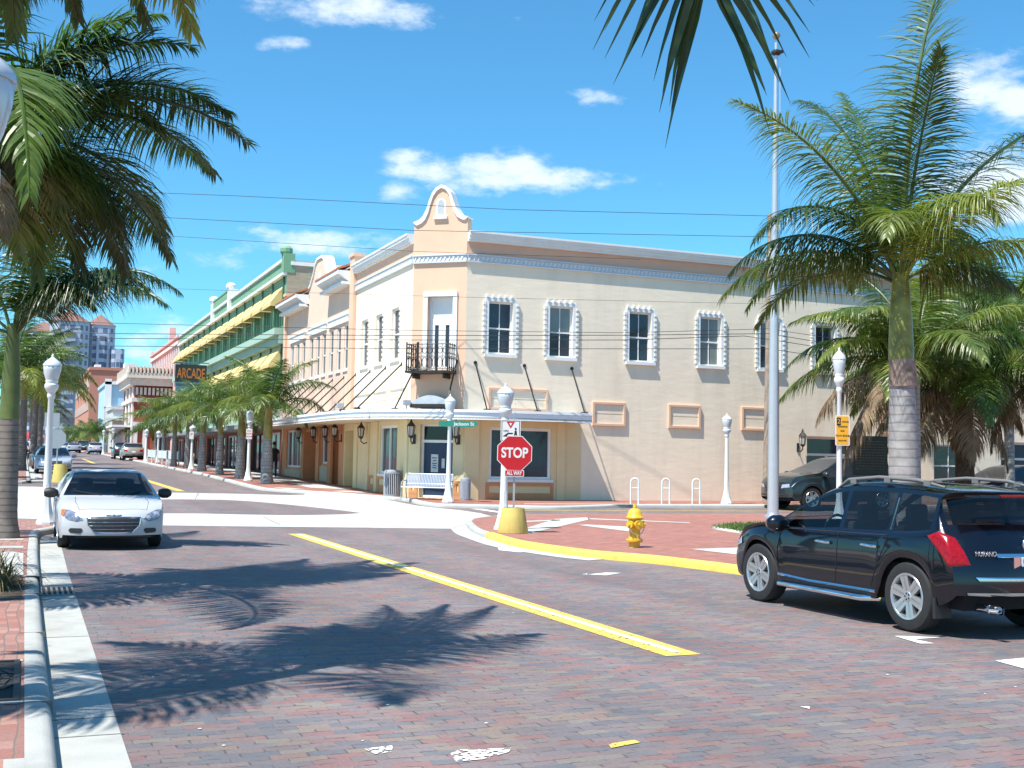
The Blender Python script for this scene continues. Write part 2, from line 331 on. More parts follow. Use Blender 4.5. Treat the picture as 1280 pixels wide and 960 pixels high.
yellow_paint=mat('yellow_paint',(.74,.53,.10),.6,.12,9,.2,90,stain=.75)
white_paint=mat('white_paint',(.75,.75,.73),.6,.08,9,stain=.2)
def worn(name,col,base_alpha):
    """paint that has flaked off the bricks in places"""
    m=bpy.data.materials.new(name); m.use_nodes=True; nt=m.node_tree; N=nt.nodes; L=nt.links; b=N['Principled BSDF']; b.inputs['Base Color'].default_value=(*col,1); b.inputs['Roughness'].default_value=.7
    tc=N.new('ShaderNodeTexCoord'); nz=N.new('ShaderNodeTexNoise'); nz.inputs['Scale'].default_value=22; nz.inputs['Detail'].default_value=6; L.new(tc.outputs['Object'],nz.inputs['Vector'])
    mr=N.new('ShaderNodeMapRange'); L.new(nz.outputs[0],mr.inputs[0]); mr.inputs[1].default_value=base_alpha-.03; mr.inputs[2].default_value=base_alpha+.03
    L.new(mr.outputs[0],b.inputs['Alpha']); return m
line_paint=worn('line_paint',(.70,.49,.10),.39); line_white=worn('line_white',(.72,.70,.62),.38); worn_white=worn('worn_white',(.78,.78,.78),.47)
grass_m=mat('turf',(.07,.13,.025),.9,.4,9,.6,200)
stucco=mat('cream_stucco',(.86,.735,.575),.9,.035,.8,.36,3.2,stain=.26,streak=True)
stucco_y=mat('buttermilk_stucco',(.72,.58,.34),.85,.05,1.2,.2,30)
peach=mat('peach_stucco',(.72,.47,.33),.88,.04,1.0,.25,20,stain=.12,streak=True)
pinkpeach=mat('pale_peach_stucco',(.74,.53,.41),.88,.04,1.0,.2,20)
terracotta=mat('terracotta_stucco',(.70,.42,.29),.85,.05,1.2,.2,20)
salmon=mat('salmon_stucco',(.60,.27,.13),.85,.05,1.4,.15,30)
trim_w=mat('trim_white',(.76,.77,.76),.7,.04,3,.1,60)
trim_o=mat('trim_orange',(.55,.27,.12),.75,.06,3)
iron=mat('black_iron',(.018,.017,.016),.45,.2,8)
metal_w=mat('white_lamp_paint',(.72,.75,.75),.4,.05,6)
grey_metal=mat('grey_steel',(.42,.44,.46),.45,.1,6,metal=.3)
alu=mat('aluminium',(.55,.57,.6),.38,.05,4,metal=.7)
dark_glass=mat('window_glass',(.028,.034,.048),.06,.4,1.2,spec=.6)
blind_glass=mat('blind_behind_glass',(.19,.225,.22),.12,.12,1.0,spec=.6)
shop_glass=mat('shop_glass',(.03,.042,.068),.06,.4,1.5,spec=.45)
roof_m=mat('roof_felt',(.35,.34,.32),.95,.1,2)
tile_red=mat('roof_tile',(.45,.17,.08),.8,.2,12)
green_p=mat('green_stucco',(.17,.34,.21),.8,.06,1.5); green_d=mat('dark_green_trim',(.05,.14,.09),.6,.1,3); mint=mat('mint_stucco',(.36,.52,.42),.8,.05,1.5)
awn_y=mat('yellow_canvas',(.72,.54,.22),.75,.06,3)
tan_brick=brick_mat('tan_brick',.3,.12,[(.40,.33,.23),(.36,.30,.21),(.43,.36,.26)],(.36,.31,.24),facade=True,bump=.2)
red_brick=brick_mat('red_brick',.25,.09,[(.27,.07,.04),(.24,.06,.035),(.30,.09,.05)],(.20,.10,.08),facade=True,bump=.2)
pink=mat('pink_stucco',(.70,.42,.38),.85,.05,1)
terra=mat('terra_block',(.50,.23,.16),.85,.05,.4); blue_b=mat('pale_blue_stucco',(.38,.58,.70),.85,.05,.5)
brown_w=mat('brown_wood',(.06,.035,.02),.7,.3,4)
# ================================================================ GROUND SHEETS
def clip(poly,ylo,yhi):
    def half(P,y,keep_above):
        out=[]
        for i in range(len(P)):
            a,b=P[i],P[(i+1)%len(P)]
            ina=(a[1]>=y) if keep_above else (a[1]<=y); inb=(b[1]>=y) if keep_above else (b[1]<=y)
            if ina: out.append(a)
            if ina!=inb:
                t=(y-a[1])/(b[1]-a[1]); out.append((a[0]+(b[0]-a[0])*t,y))
        return out
    P=half(poly,ylo,True) if poly else poly
    return half(P,yhi,False) if P else P
def sheet(mb,poly,off):
    """flat polygon laid on the ground profile"""
    br=[-1e4,33.5,64,188,1e4]
    for a,b in zip(br,br[1:]):
        P=clip(poly,a,b)
        if P and len(P)>2: mb.add([(x,y,gz(y)+off) for x,y in P],[tuple(range(len(P)))])
def slab(mb,poly,off,depth=.3):
    sheet(mb,poly,off)
    n=len(poly)
    for i in range(n):
        a,b=poly[i],poly[(i+1)%n]; k=max(1,int(abs(b[1]-a[1])/6))
        for j in range(k):
            p=(a[0]+(b[0]-a[0])*j/k,a[1]+(b[1]-a[1])*j/k); q=(a[0]+(b[0]-a[0])*(j+1)/k,a[1]+(b[1]-a[1])*(j+1)/k)
            mb.quad((*p,gz(p[1])+off),(*q,gz(q[1])+off),(*q,gz(q[1])+off-depth),(*p,gz(p[1])+off-depth))
def smooth_path(P,k=6):
    P=[Vector((p[0],p[1])) for p in P]; out=[]
    for i in range(len(P)-1):
        a,b,c,d=P[max(i-1,0)],P[i],P[i+1],P[min(i+2,len(P)-1)]
        for j in range(k):
            t=j/k; out.append(.5*((2*b)+(c-a)*t+(2*a-5*b+4*c-d)*t*t+(3*b-a-3*c+d)*t**3))
    out.append(P[-1]); return [(p.x,p.y) for p in out]
def offset_path(P,d):
    out=[]
    for i,p in enumerate(P):
        a=Vector(P[max(i-1,0)]); b=Vector(P[min(i+1,len(P)-1)]); t=(b-a).normalized(); out.append((p[0]-t.y*d,p[1]+t.x*d))
    return out
def kerb_strip(mb,P,w,h,roll=.05):
    """kerb with a rounded nose along path P; the street lies to the right of the path"""
    for i in range(len(P)-1):
        pass
    rows=[]
    prof=[(0,-.12),(0.0,h*.45),(.012,h*.75),(.035,h*.93),(.075,h),(w,h)]
    for d,z in prof: rows.append([(x,y,gz(y)+z) for x,y in offset_path(P,d)])
    n=len(P); vs=[p for r in rows for p in r]; fs=[]
    for k in range(len(rows)-1):
        for i in range(n-1): fs.append((k*n+i,k*n+i+1,(k+1)*n+i+1,(k+1)*n+i))
    mb.add(vs,fs)
def struct(name,mb,m,smooth=None,kind='structure',**kw): return mb.build(name,m,None,smooth,kind=kind,**kw)
g=MB(); sheet(g,[(-900,-300),(1500,-300),(1500,3000),(-900,3000)],-.06); struct('ground',g,mat('far_ground',(.25,.25,.22),.95,.2,.05))
g=MB(); sheet(g,[(-120,-25),(140,-25),(140,300),(-120,300)],0); struct('brick_road',g,street_brick)
px2=lambda pts,off=0: [(lambda p:(p.x,p.y))(G(x,y,off)) for x,y in pts]
# concrete crossing apron of the junction, with a lens of brick in its middle
ap=[(-40,31.0),(-5,30.6),(.62,29.6),(3.04,28.89),(10.0,26.95),(10.5,27.6)]+px2([(583,655.6),(592,652),(612,648),(624,647),(600,641.5),(574,637.6),(556,636),(520,632)])+[(12.4,44.0),(10.5,46.6)]+px2([(380,618.5),(360,619),(300,617.3),(200,615.6)])+[(.5,50.0),(-5,51),(-40,51)]
g=MB(); sheet(g,ap,.004); struct('crosswalk_concrete',g,concrete_w)
lens=smooth_path(px2([(451,641.4),(420,637.5),(360,631),(300,626),(250,624.6),(200,624.6),(168,626)]),4)+[(2.2,40.5),(1.8,37.5),(2.4,35.2)]+smooth_path(px2([(200,641.8),(250,642),(300,643),(370,644),(430,643)]),3)
g=MB(); sheet(g,lens,.008); struct('junction_bricks',g,street_brick)
# expansion joints in the concrete
g=MB()
for a,b in (((175,0),0),):
    pass
for (x0,y0,x1,y1) in [(328,646,350,656),(565,661,583,655.5),(248,616.5,244,624),(60,606,58,643)]:
    p,q=G(x0,y0),G(x1,y1); d=(q-p).normalized(); nrm=Vector((-d.y,d.x,0))*.012
    sheet(g,[((p+nrm).x,(p+nrm).y),((q+nrm).x,(q+nrm).y),((q-nrm).x,(q-nrm).y),((p-nrm).x,(p-nrm).y)],.009)
struct('concrete_joints',g,mat('joint_dark',(.16,.15,.14),.9))
# ---- left side: walk, kerb, gutter
KL=[(.23,-25),(.23,12),(.26,16),(.27,19),(.30,22),(.36,25.2),(.60,26.1),(.95,27.3),(.95,28.6),(.4,29.6),(-1.5,30.1),(-8,30.3),(-40,30.6)]
KLs=smooth_path(KL,4)
g=MB(); kerb_strip(g,KLs,.16,.13); struct('kerb',g,concrete,smooth=50)
walk=[(x,y) for x,y in offset_path(KLs,.155)]
g=MB(); sheet(g,walk+[(-40,-25)],.126); struct('sidewalk',g,paver_l)
g=MB(); sheet(g,[(.23,-25),(.61,-25),(.61,6.7),(.65,18.1),(.72,25.4),(.36,25.2),(.30,22),(.27,19),(.26,16),(.23,12)],.006); struct('gutter',g,concrete)
g=MB()
for y in (7.55,8.05,11.6,14.6,17.55,20.6,23.6): g.box(.1,.63,y-.008,y+.008,.0,.0085)
for y in (8.05,11.1,14.1,17.1,20.3,23.3): g.box(.03,.235,y-.007,y+.007,.05,.1318)
struct('kerb_joints',g,MATS['joint_dark'])
g=MB()
for x0,x1,y0,y1 in [(-1.5,.06,8.02,8.1),(-1.5,.06,9.62,9.7),(-2.6,.06,20.7,21.2),(-2.6,.06,22.6,22.95),(-.03,.07,-2,6.6)]: sheet(g,[(x0,y0),(x1,y0),(x1,y1),(x0,y1)],.131)
struct('walk_banding',g,concrete)
g=MB(); sheet(g,[(-.7,16.6),(.06,16.2),(.06,19.6),(-.15,20.0),(-.5,19.3),(-.75,18.2)],.135); struct('walk_concrete_pad',g,concrete_w)
g=MB(); sheet(g,[(-.8,13.6),(.05,13.6),(.05,16.15),(-.8,16.6)],.1305); struct('planting_soil',g,mat('mulch',(.10,.07,.045),.95,.4,25,.8,60))
# ---- right near corner: plaza with yellow kerb
KRpx=[(583,655.6),(584,660),(592,667),(606,672.5),(640,683),(690,691.5),(740,698),(805,703.5),(860,710),(917,717.5)]
KR=px2(KRpx)
KRfull=smooth_path([(40,31.9),(24,31.9),(15.7,31.9),(13.0,31.4),(11.4,30.0)]+KR+[(10.55,13.0),(10.75,11.0),(10.8,6),(10.8,-25)],4)
iY0=min(range(len(KRfull)),key=lambda i:(Vector(KRfull[i])-Vector(px2([(606,672.5)])[0])).length)
iY1=min(range(len(KRfull)),key=lambda i:(Vector(KRfull[i])-Vector((10.75,11))).length)
g=MB(); kerb_strip(g,KRfull[:iY0+1],.16,.12); kerb_strip(g,KRfull[iY1:],.16,.12); struct('kerb',g,concrete,smooth=50)
g=MB(); kerb_strip(g,KRfull[iY0:iY1+1],.17,.13); struct('kerb_yellow',g,yellow_paint,smooth=50)
# concrete gutter pan fringing the yellow kerb's nose
fr=KRfull[iY0-22:iY0+14]; og=offset_path(fr,-.42)
g=MB(); sheet(g,fr+og[::-1],.007); struct('kerb_apron',g,concrete_w)
pl=offset_path(KRfull,.165)
g=MB(); sheet(g,pl[::-1]+[(40,31.7)] if False else [(40,-25)]+pl,.122); struct('plaza',g,paver)
g=MB()
for P in ([(657,660),(660,667),(738,648.8),(733,646.5),(695,648.5)],[(640,651.5),(640,653.2),(700,650.4),(700,649.4)],[(722,656),(735,655.5),(790,658.5),(790,664.5)],[(862,686),(930,684),(930,694)],[(735,647.6),(735,648.8),(862,653.6),(862,652.8)]):
    sheet(g,px2(P,.13),.128)
struct('plaza_bands',g,concrete_w)
gp=px2([(888,660),(915,656.5),(975,655),(1050,656),(1100,664),(1000,672),(930,667)],.13)
g=MB(); sheet(g,gp,.15); struct('grass_bed_soil',g,grass_m)
edge=smooth_path(gp+[gp[0]],3); g=MB(); kerb_strip(g,edge[::-1],.12,.17); struct('grass_bed_kerb',g,concrete_w,smooth=50)
# the joint / drain mouth by the yellow kerb
g=MB(); a,b=[Vector((*p,0)) for p in px2([(806,702.5),(915,716)])]
for i in range(1):
    t=(b-a).normalized(); nn=Vector((t.y,-t.x,0)); g.extr([a+nn*.07+Vector((0,0,.004)),b+nn*.07+Vector((0,0,.004)),b+nn*.045+Vector((0,0,.075)),a+nn*.045+Vector((0,0,.075))],-nn*.06)
struct('drain_mouth',g,mat('drain_dark',(.02,.02,.02),.9))
# ---- far corner and far block walks
FKp=[(8.95,300),(9.1,120),(8.95,90),(8.92,60),(8.95,49.7),(9.25,47.6),(10.2,46.0),(11.4,44.3)]+px2([(505,626.5),(520,630),(545,633.8),(580,634.8),(640,636),(700,637)])+[(20.4,37.4),(25,37.4),(140,37.4)]
FK=smooth_path(FKp,4)
g=MB(); kerb_strip(g,FK,.17,.12); struct('kerb',g,concrete_w,smooth=50)
fw=offset_path(FK,.165)
g=MB(); sheet(g,fw+[(140,300)],.116); struct('sidewalk',g,paver)
g=MB()
for P in ([(11.1,48.5),(12.6,47.2),(12.6,53),(11.1,53)],[(10.9,54),(12.3,54),(12.3,120),(10.9,120)],[(9.8,46.9),(10.6,47.0),(10.2,48.2),(9.5,48.6)],[(11.2,45.6),(12.2,44.6),(12.9,45.0),(11.9,46.2)]): sheet(g,P,.121)
struct('walk_banding',g,concrete_w)
FL=smooth_path([(-40,51.6),(-8,51.6),(-.8,52.2),(.2,53.2),(1.3,54.0),(1.35,55.0),(.5,56.6),(.32,58),(.32,120),(.6,300)],3)
g=MB(); kerb_strip(g,FL,.17,.12); struct('kerb',g,concrete_w,smooth=50)
g=MB(); sheet(g,[(-40,300)]+offset_path(FL,.165),.116); struct('sidewalk',g,paver_l)
g=MB(); sheet(g,[(.33,58),(.85,58),(.85,200),(.33,200)],.005); struct('gutter',g,concrete)
# ---- painted markings
def stripe(p,q,w,off,mb):
    p=Vector((*p,0)); q=Vector((*q,0)); d=(q-p).normalized(); n=Vector((-d.y,d.x,0))*w/2
    sheet(mb,[((p-n).x,(p-n).y),((q-n).x,(q-n).y),((q+n).x,(q+n).y),((p+n).x,(p+n).y)],off)
p0,p1=px2([(370,667.5)])[0],px2([(854,819.5)])[0]
g=MB(); stripe(p0,p1,.36,.005,g); struct('yellow_centre_line',g,line_paint)
g=MB(); stripe((p0[0]+.02,p0[1]-.1),(p1[0]+.02,p1[1]+.12),.085,.009,g); struct('pale_line_core',g,line_white)
g=MB(); q0,q1=px2([(181,600)])[0],px2([(226,614)])[0]; stripe(q0,q1,.32,.005,g); q2,q3=px2([(93,566.2)])[0],px2([(99,569)])[0]; stripe((5.0,95),(5.2,118),.3,.005,g); struct('yellow_centre_line',g,line_paint)
g=MB(); stripe((14.6,35.7),(60,34.6),.12,.006,g); struct('side_street_line',g,yellow_paint)
g=MB()
for P in ([(622,685),(640,687.5),(668,687),(668,690.2),(648,690.5),(624,688)],[(735,718.5),(757,716.2),(776,716.5),(758,719.5)],[(1118,795.5),(1140,796),(1176,797.5),(1142,799.5),(1168,805),(1150,805)],[(1244,826.5),(1280,823),(1330,826),(1330,845),(1290,839)],[(588,636),(604,636.5),(629,640.3),(629,641.8)],[(908,646.5),(920,646.2),(920,648)]): sheet(g,px2(P),.006)
struct('road_markings',g,white_paint)
g=MB()
for P in ([(563,943),(575,938),(604,937.5),(639,936),(636,941),(604,950),(570,953)],[(728,718),(734,717),(734,719)],[(1000,884),(1012,883.5),(1012,887)],[(455,937),(490,933),(492,940),(470,944)]): sheet(g,px2(P),.006)
struct('worn_road_markings',g,worn_white)
g=MB(); sheet(g,px2([(760,931),(793,926),(800,929),(764,936)]),.006); struct('worn_yellow_brick',g,line_paint)
# scattered paint chips and leaf litter on the bricks
r_=random.Random(5); g=MB(); g2=MB()
for k in range(34):
    y=6.9+12*r_.random()**1.6; x=r_.uniform(.7,8.5); s_=r_.uniform(.005,.016); a=r_.uniform(0,PI)
    P=[(x+s_*math.cos(a+q)*r_.uniform(.6,1.3),y+s_*math.sin(a+q)*r_.uniform(.6,1.3)) for q in (0,1.3,2.6,3.9,5.1)]
    sheet(g if k%3 else g2,P,.006)
struct('paint_chips',g,white_paint); struct('leaf_litter',g2,mat('litter_tan',(.35,.27,.12),.9,.4,30))
# ================================================================ PALMS
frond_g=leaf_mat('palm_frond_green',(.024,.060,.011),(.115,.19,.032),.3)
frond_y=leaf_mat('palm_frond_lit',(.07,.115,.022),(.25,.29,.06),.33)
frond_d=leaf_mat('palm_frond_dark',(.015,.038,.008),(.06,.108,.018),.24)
frond_dead=leaf_mat('palm_frond_dead',(.16,.105,.06),(.38,.28,.18),.2,rough=.8)
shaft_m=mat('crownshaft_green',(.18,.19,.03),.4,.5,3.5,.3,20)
shaft_o=mat('crownshaft_olive',(.26,.20,.05),.45,.4,2.5,.2,30)
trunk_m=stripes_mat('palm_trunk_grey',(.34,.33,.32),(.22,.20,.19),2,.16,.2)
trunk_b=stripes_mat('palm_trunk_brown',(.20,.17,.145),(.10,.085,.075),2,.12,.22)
husk_m=mat('palm_boots',(.10,.065,.04),.95,.5,9,.9,25)
def frond_mesh(name,L,e0,bend,m,n=84,ll=.68,w=.036,sag=.55,up=.5,seed=1,bare=.14,curl=0.0,thin=1.0,fan=False):
    r=random.Random(seed); st=28; pts=[Vector((0,0,0))]; tg=[]
    for i in range(st):
        t=(i+.5)/st; a=e0-bend*t**1.15; d=Vector((math.cos(a)*math.cos(curl*t),math.cos(a)*math.sin(curl*t),math.sin(a))); tg.append(d); pts.append(pts[-1]+d*(L/st))
    tg.append(tg[-1])
    mb=MB(); mb.tube(pts,[.034*(1-i/st)**.8*L/3.6+.006 for i in range(st+1)],5)
    for i in range(n):
        t=bare+(1-bare)*(i+.5)/n; k=t*st; i0=min(int(k),st-1); p=pts[i0].lerp(pts[i0+1],k-i0); T=tg[i0]
        S=T.cross(Vector((0,0,1))); S=S.normalized() if S.length>.05 else Vector((0,1,0)); Nn=S.cross(T).normalized()
        u=(t-bare)/(1-bare); prof=(.45+.75*math.sin(PI*min(1,u*.95+.18))**.8)*(1-.45*u**4) if not fan else 1
        for sd in (-1,1):
            if r.random()>thin: continue
            fw=.35+(1.25*u**3 if not fan else -.1+.15*u+2.4*u**16)+r.uniform(-.12,.12); el=r.uniform(-.35,up)
            d=(T*fw+S*sd*1.0+Nn*el).normalized(); ln=ll*prof*r.uniform(.8,1.12); q=p.copy(); wv=d.cross(Nn*1.0+Vector((r.uniform(-.5,.5),r.uniform(-.5,.5),r.uniform(-.3,.3)))).normalized()
            ws=(.35,1.0,.85,.45,.04); vs=[]
            sg=sag*r.uniform(.55,1.4)
            for j in range(5):
                hw=w*.5*ws[j]; vs+= [q-wv*hw,q+wv*hw]
                d=(d+Vector((0,0,-1))*sg*(.16+.22*j)+Vector((r.uniform(-.05,.05),r.uniform(-.05,.05),0))).normalized(); q=q+d*(ln/4)
            mb.add(vs,[(0,1,3,2),(2,3,5,4),(4,5,7,6),(6,7,9,8)])
    return mb.mesh(name,m)
VAR={}
def fv(kind,idx):
    """library of frond shapes shared between palms"""
    k=(kind,idx)
    if k in VAR: return VAR[k]
    r=random.Random(hash(kind)%97 if False else idx*13+len(kind)); e=[R(80),R(62),R(42),R(20)][idx%4]; b=[R(70),R(95),R(100),R(85)][idx%4]
    if kind=='royal': me=frond_mesh('frond',3.1,e,b,[frond_g,frond_y][idx//4%2],110,.80,.034,.7,.6,idx+3)
    elif kind=='coco': me=frond_mesh('frond',4.4,e,b*.95,[frond_g,frond_y][(idx//4+idx)%2],120,1.05,.04,.65,.25,idx+31)
    elif kind=='dead': me=frond_mesh('frond',2.9,R([5,-12,-30,-45][idx%4]),R([75,70,55,45][idx%4]),frond_dead,100,.9,.036,1.4,.0,idx+57)
    VAR[k]=me; return me
def palm(loc,label,th,sh,r0=.17,r1=.13,kind='royal',fr=None,nf=14,group=None,trunk=None,lean=(0,0),shaft=shaft_m,seed=1,bulge=1.0,fscale=1.0,cat='palm tree',emin=0,name='palm_tree'):
    """trunk, green crownshaft and separate fronds; fr lists (azimuth, mesh, scale) when placed by hand"""
    r=random.Random(seed); root=empty(name,loc,label,cat,group)
    ax=lambda z: Vector((lean[0]*(z/th)**1.5,lean[1]*(z/th)**1.5,0))
    rad=lambda t: r0*(1.25-.25*min(1,t*6))*(1+ (bulge-1)*math.sin(PI*min(1,t*1.1)))*(1-t)+r1*t*(1+(bulge-1)*math.sin(PI*min(1,t*1.1)))
    N_=26; mb=MB(); mb.tube([ax(th*i/N_)+Vector((0,0,th*i/N_-(.05 if i==0 else 0))) for i in range(N_+1)],[rad(i/N_)*(1+.012*((i*7)%3-1)) for i in range(N_+1)],16)
    mb.build('trunk',trunk or trunk_m,root,smooth=60)
    top=ax(th)+Vector((0,0,th))
    if sh>0:
        mb=MB(); K=8; mb.tube([top+Vector((lean[0]*.25*i/K,lean[1]*.25*i/K,sh*i/K-.01)) for i in range(K+1)],[r1*(1.06-.05*i/K-.42*(i/K)**2) for i in range(K+1)],14); mb.build('crownshaft',shaft,root,smooth=60); top=top+Vector((lean[0]*.25,lean[1]*.25,sh*.94))
    if fr is None:
        fr=[]
        for i in range(nf):
            lev=min(3,int(4*i/nf)); fr.append((i*137.5+r.uniform(-15,15),fv(kind,max(lev,emin)+4*r.randint(0,1)),r.uniform(.85,1.1)*fscale))
    for az,me,sc in fr:
        o=link('frond',me,root); o.location=top+Vector((math.cos(R(az))*r1*.3,math.sin(R(az))*r1*.3,-r.uniform(0,.12))); o.rotation_euler=(r.uniform(-.12,.12),0,R(az)); o.scale=(sc,)*3
    return root
def hf(L,e0,bend,seed,m=None,n=96,ll=.72,w=.036,sag=.6,up=.5,curl=0,bare=.13): return frond_mesh('frond',L,R(e0),R(bend),m or frond_g,n,ll,w,sag,up,seed,bare,R(curl))
LEFT,RIGHT,NEAR,AWAY=157.5,-22.5,247.5,67.5
def reach(e0,bend,st=28): return (sum(math.cos(R(e0)-R(bend)*((i+.5)/st)**1.15) for i in range(st))/st, sum(math.sin(R(e0)-R(bend)*((i+.5)/st)**1.15) for i in range(st))/st)
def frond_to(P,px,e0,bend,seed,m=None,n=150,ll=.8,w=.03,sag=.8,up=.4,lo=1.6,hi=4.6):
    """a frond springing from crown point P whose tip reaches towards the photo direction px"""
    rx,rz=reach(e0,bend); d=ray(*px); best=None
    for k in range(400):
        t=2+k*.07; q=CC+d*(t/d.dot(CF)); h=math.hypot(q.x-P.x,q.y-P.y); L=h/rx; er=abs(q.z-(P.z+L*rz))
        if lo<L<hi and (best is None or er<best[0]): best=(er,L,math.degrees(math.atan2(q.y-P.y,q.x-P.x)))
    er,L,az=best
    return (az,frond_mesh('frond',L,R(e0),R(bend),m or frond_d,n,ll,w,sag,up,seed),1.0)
# right royal palm beside the parked SUV
base=G(1131,690,.13)
PR=None
zt_=lambda px,py,b: (lambda Y: pY(px,py,Y).z)(b.y)
zg=zt_(1131,450,base); zc=zt_(1128,340,base)
PR=Vector((base.x-.05,base.y+.02,zg+(zc-zg)*.94))
palm(base,'tall royal palm with smooth grey trunk and green crownshaft behind the black SUV',zg-base.z,zc-zg,.255,.22,shaft=shaft_m,bulge=1.12,lean=(-.05,.02),
  fr=[frond_to(PR,(905,372),38,92,101,frond_y,160,1.0,.027,.85,.15),frond_to(PR,(918,338),50,104,118,None,150,1.0,.027,.8,.2),frond_to(PR,(948,300),64,120,102,None,150,1.0,.027,.7,.4),frond_to(PR,(930,112),69,60,103,frond_y,165,1.05,.027,.7,.6,hi=6.5),frond_to(PR,(1015,120),78,58,119,None,150,1.0,.027,.6,.6,hi=6.5),
      frond_to(PR,(1200,-70),87,22,104,frond_y,175,1.25,.028,.4,.8,hi=8),frond_to(PR,(1150,60),88,50,120,None,150,1.0,.027,.5,.7,hi=6.5),frond_to(PR,(1310,150),62,44,105,None,160,1.1,.027,.75,.5,hi=6.5),frond_to(PR,(1300,215),52,58,121,frond_y,150,1.05,.027,.8,.4,hi=6),frond_to(PR,(1310,300),40,60,106,frond_y,150,1.0,.027,.9,.3,hi=6),frond_to(PR,(1270,360),28,70,115,None,140,.95,.027,.9,.3),
      (NEAR+24,hf(3.4,86,150,107,frond_y,130,.95,.028,sag=.5,up=.2),1),(NEAR-25,hf(3.0,76,140,108,frond_y,120,.9,.028),1),(AWAY,hf(3.8,54,105,109),1),(AWAY+50,hf(3.6,38,95,110),1),(AWAY-45,hf(3.8,60,105,111),1),(LEFT-45,hf(3.5,30,90,112),1),(AWAY+10,hf(4.8,82,38,117,None,150,.95,.027),1)],seed=4)
rp=[o for o in COL.objects if o.name.startswith('palm_tree')][0]; mb=MB(); mb.tube([(-.03,0,zg-base.z-.5),(-.035,0,zg-base.z-.25),(-.04,0,zg-base.z+.01)],[.262,.252,.236],16); mb.build('leaf_scar_band',mat('scar_brown',(.25,.18,.14),.8,.5,5,.4,20),rp,smooth=60)
# left kerb palms: one inside the picture, three more just outside it to the left
def crown_left(seed,extra=(),skip=()):
    r=random.Random(seed); fr=[]
    for i in range(13):
        az=i*137.5+seed*31
        if any(abs((az-s+180)%360-180)<w for s,w in skip): continue
        fr.append((az,fv('royal',[0,1,1,2,2,3][i%6]+4*(i%2)),r.uniform(.88,1.0)))
    return fr+list(extra)
bC=G(5,672,.13); hC=2.15+1.75*.94; PC=bC+Vector((0,0,hC))
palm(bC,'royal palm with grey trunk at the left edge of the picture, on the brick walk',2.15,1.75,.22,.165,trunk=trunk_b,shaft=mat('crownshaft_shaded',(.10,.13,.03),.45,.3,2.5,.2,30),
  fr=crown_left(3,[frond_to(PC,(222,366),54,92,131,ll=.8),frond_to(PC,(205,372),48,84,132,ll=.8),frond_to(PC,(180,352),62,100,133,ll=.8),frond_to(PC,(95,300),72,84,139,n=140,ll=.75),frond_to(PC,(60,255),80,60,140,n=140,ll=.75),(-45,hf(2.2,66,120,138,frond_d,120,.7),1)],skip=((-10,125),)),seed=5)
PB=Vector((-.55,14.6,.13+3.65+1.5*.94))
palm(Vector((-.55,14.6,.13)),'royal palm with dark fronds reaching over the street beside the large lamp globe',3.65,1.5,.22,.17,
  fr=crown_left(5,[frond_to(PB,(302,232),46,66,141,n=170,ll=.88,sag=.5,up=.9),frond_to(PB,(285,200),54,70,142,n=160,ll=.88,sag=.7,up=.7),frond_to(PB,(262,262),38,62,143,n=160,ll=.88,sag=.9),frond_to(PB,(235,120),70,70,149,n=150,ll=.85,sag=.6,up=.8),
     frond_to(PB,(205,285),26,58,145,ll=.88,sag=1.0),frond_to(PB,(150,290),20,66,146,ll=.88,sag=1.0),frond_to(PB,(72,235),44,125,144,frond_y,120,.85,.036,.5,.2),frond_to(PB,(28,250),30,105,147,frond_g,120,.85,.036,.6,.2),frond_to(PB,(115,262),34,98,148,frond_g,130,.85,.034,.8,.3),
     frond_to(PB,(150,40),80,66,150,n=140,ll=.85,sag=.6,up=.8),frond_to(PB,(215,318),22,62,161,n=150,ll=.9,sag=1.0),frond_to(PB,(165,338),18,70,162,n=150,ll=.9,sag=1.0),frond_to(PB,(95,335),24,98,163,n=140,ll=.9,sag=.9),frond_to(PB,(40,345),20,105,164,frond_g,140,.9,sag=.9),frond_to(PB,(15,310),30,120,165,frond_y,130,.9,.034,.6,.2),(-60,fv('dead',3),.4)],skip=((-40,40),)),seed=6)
PA=Vector((-.75,8.1,.13+3.95+1.55*.94))
palm(Vector((-.75,8.1,.13)),'royal palm rising from the iron tree grate at the lower left',3.95,1.55,.22,.17,
  fr=crown_left(8,[frond_to(PA,(318,14),40,58,151,n=170,ll=.62,sag=1.0,up=.1),frond_to(PA,(262,20),44,66,152,n=160,ll=.62,sag=1.0,up=.1),frond_to(PA,(185,25),46,84,153,n=150,ll=.62,sag=1.0,up=.2),frond_to(PA,(95,22),44,98,154,n=140,ll=.62,sag=.9,up=.2),frond_to(PA,(20,40),40,110,155,frond_g,130,.6,sag=.9)],skip=((-45,60),)),seed=7)
# one frond hangs into the top of the picture from a palm out of view: find the crown height that brings its tip there
tipd=ray(868,-42); tip=CC+tipd*(5.1/math.hypot(tipd.x,tipd.y)); fb_=Vector((-.9,.9,0)); hd=math.hypot(tip.x-fb_.x,tip.y-fb_.y); faz=math.degrees(math.atan2(tip.y-fb_.y,tip.x-fb_.x))
rx,rz_=reach(30,104); FL_=hd/rx; crz=tip.z-FL_*rz_
palm(Vector((fb_.x,fb_.y,.13)),'palm out of view whose single dark frond hangs into the top of the picture',crz-1.4-.13,1.45,.22,.17,fr=[(a,fv('royal',i%4),1) for i,a in enumerate((130,165,200,240,285))]+[(faz,frond_mesh('frond',FL_,R(30),R(104),frond_d,130,.74,.036,.25,.14,161,.30,fan=True),1.0)],seed=9)
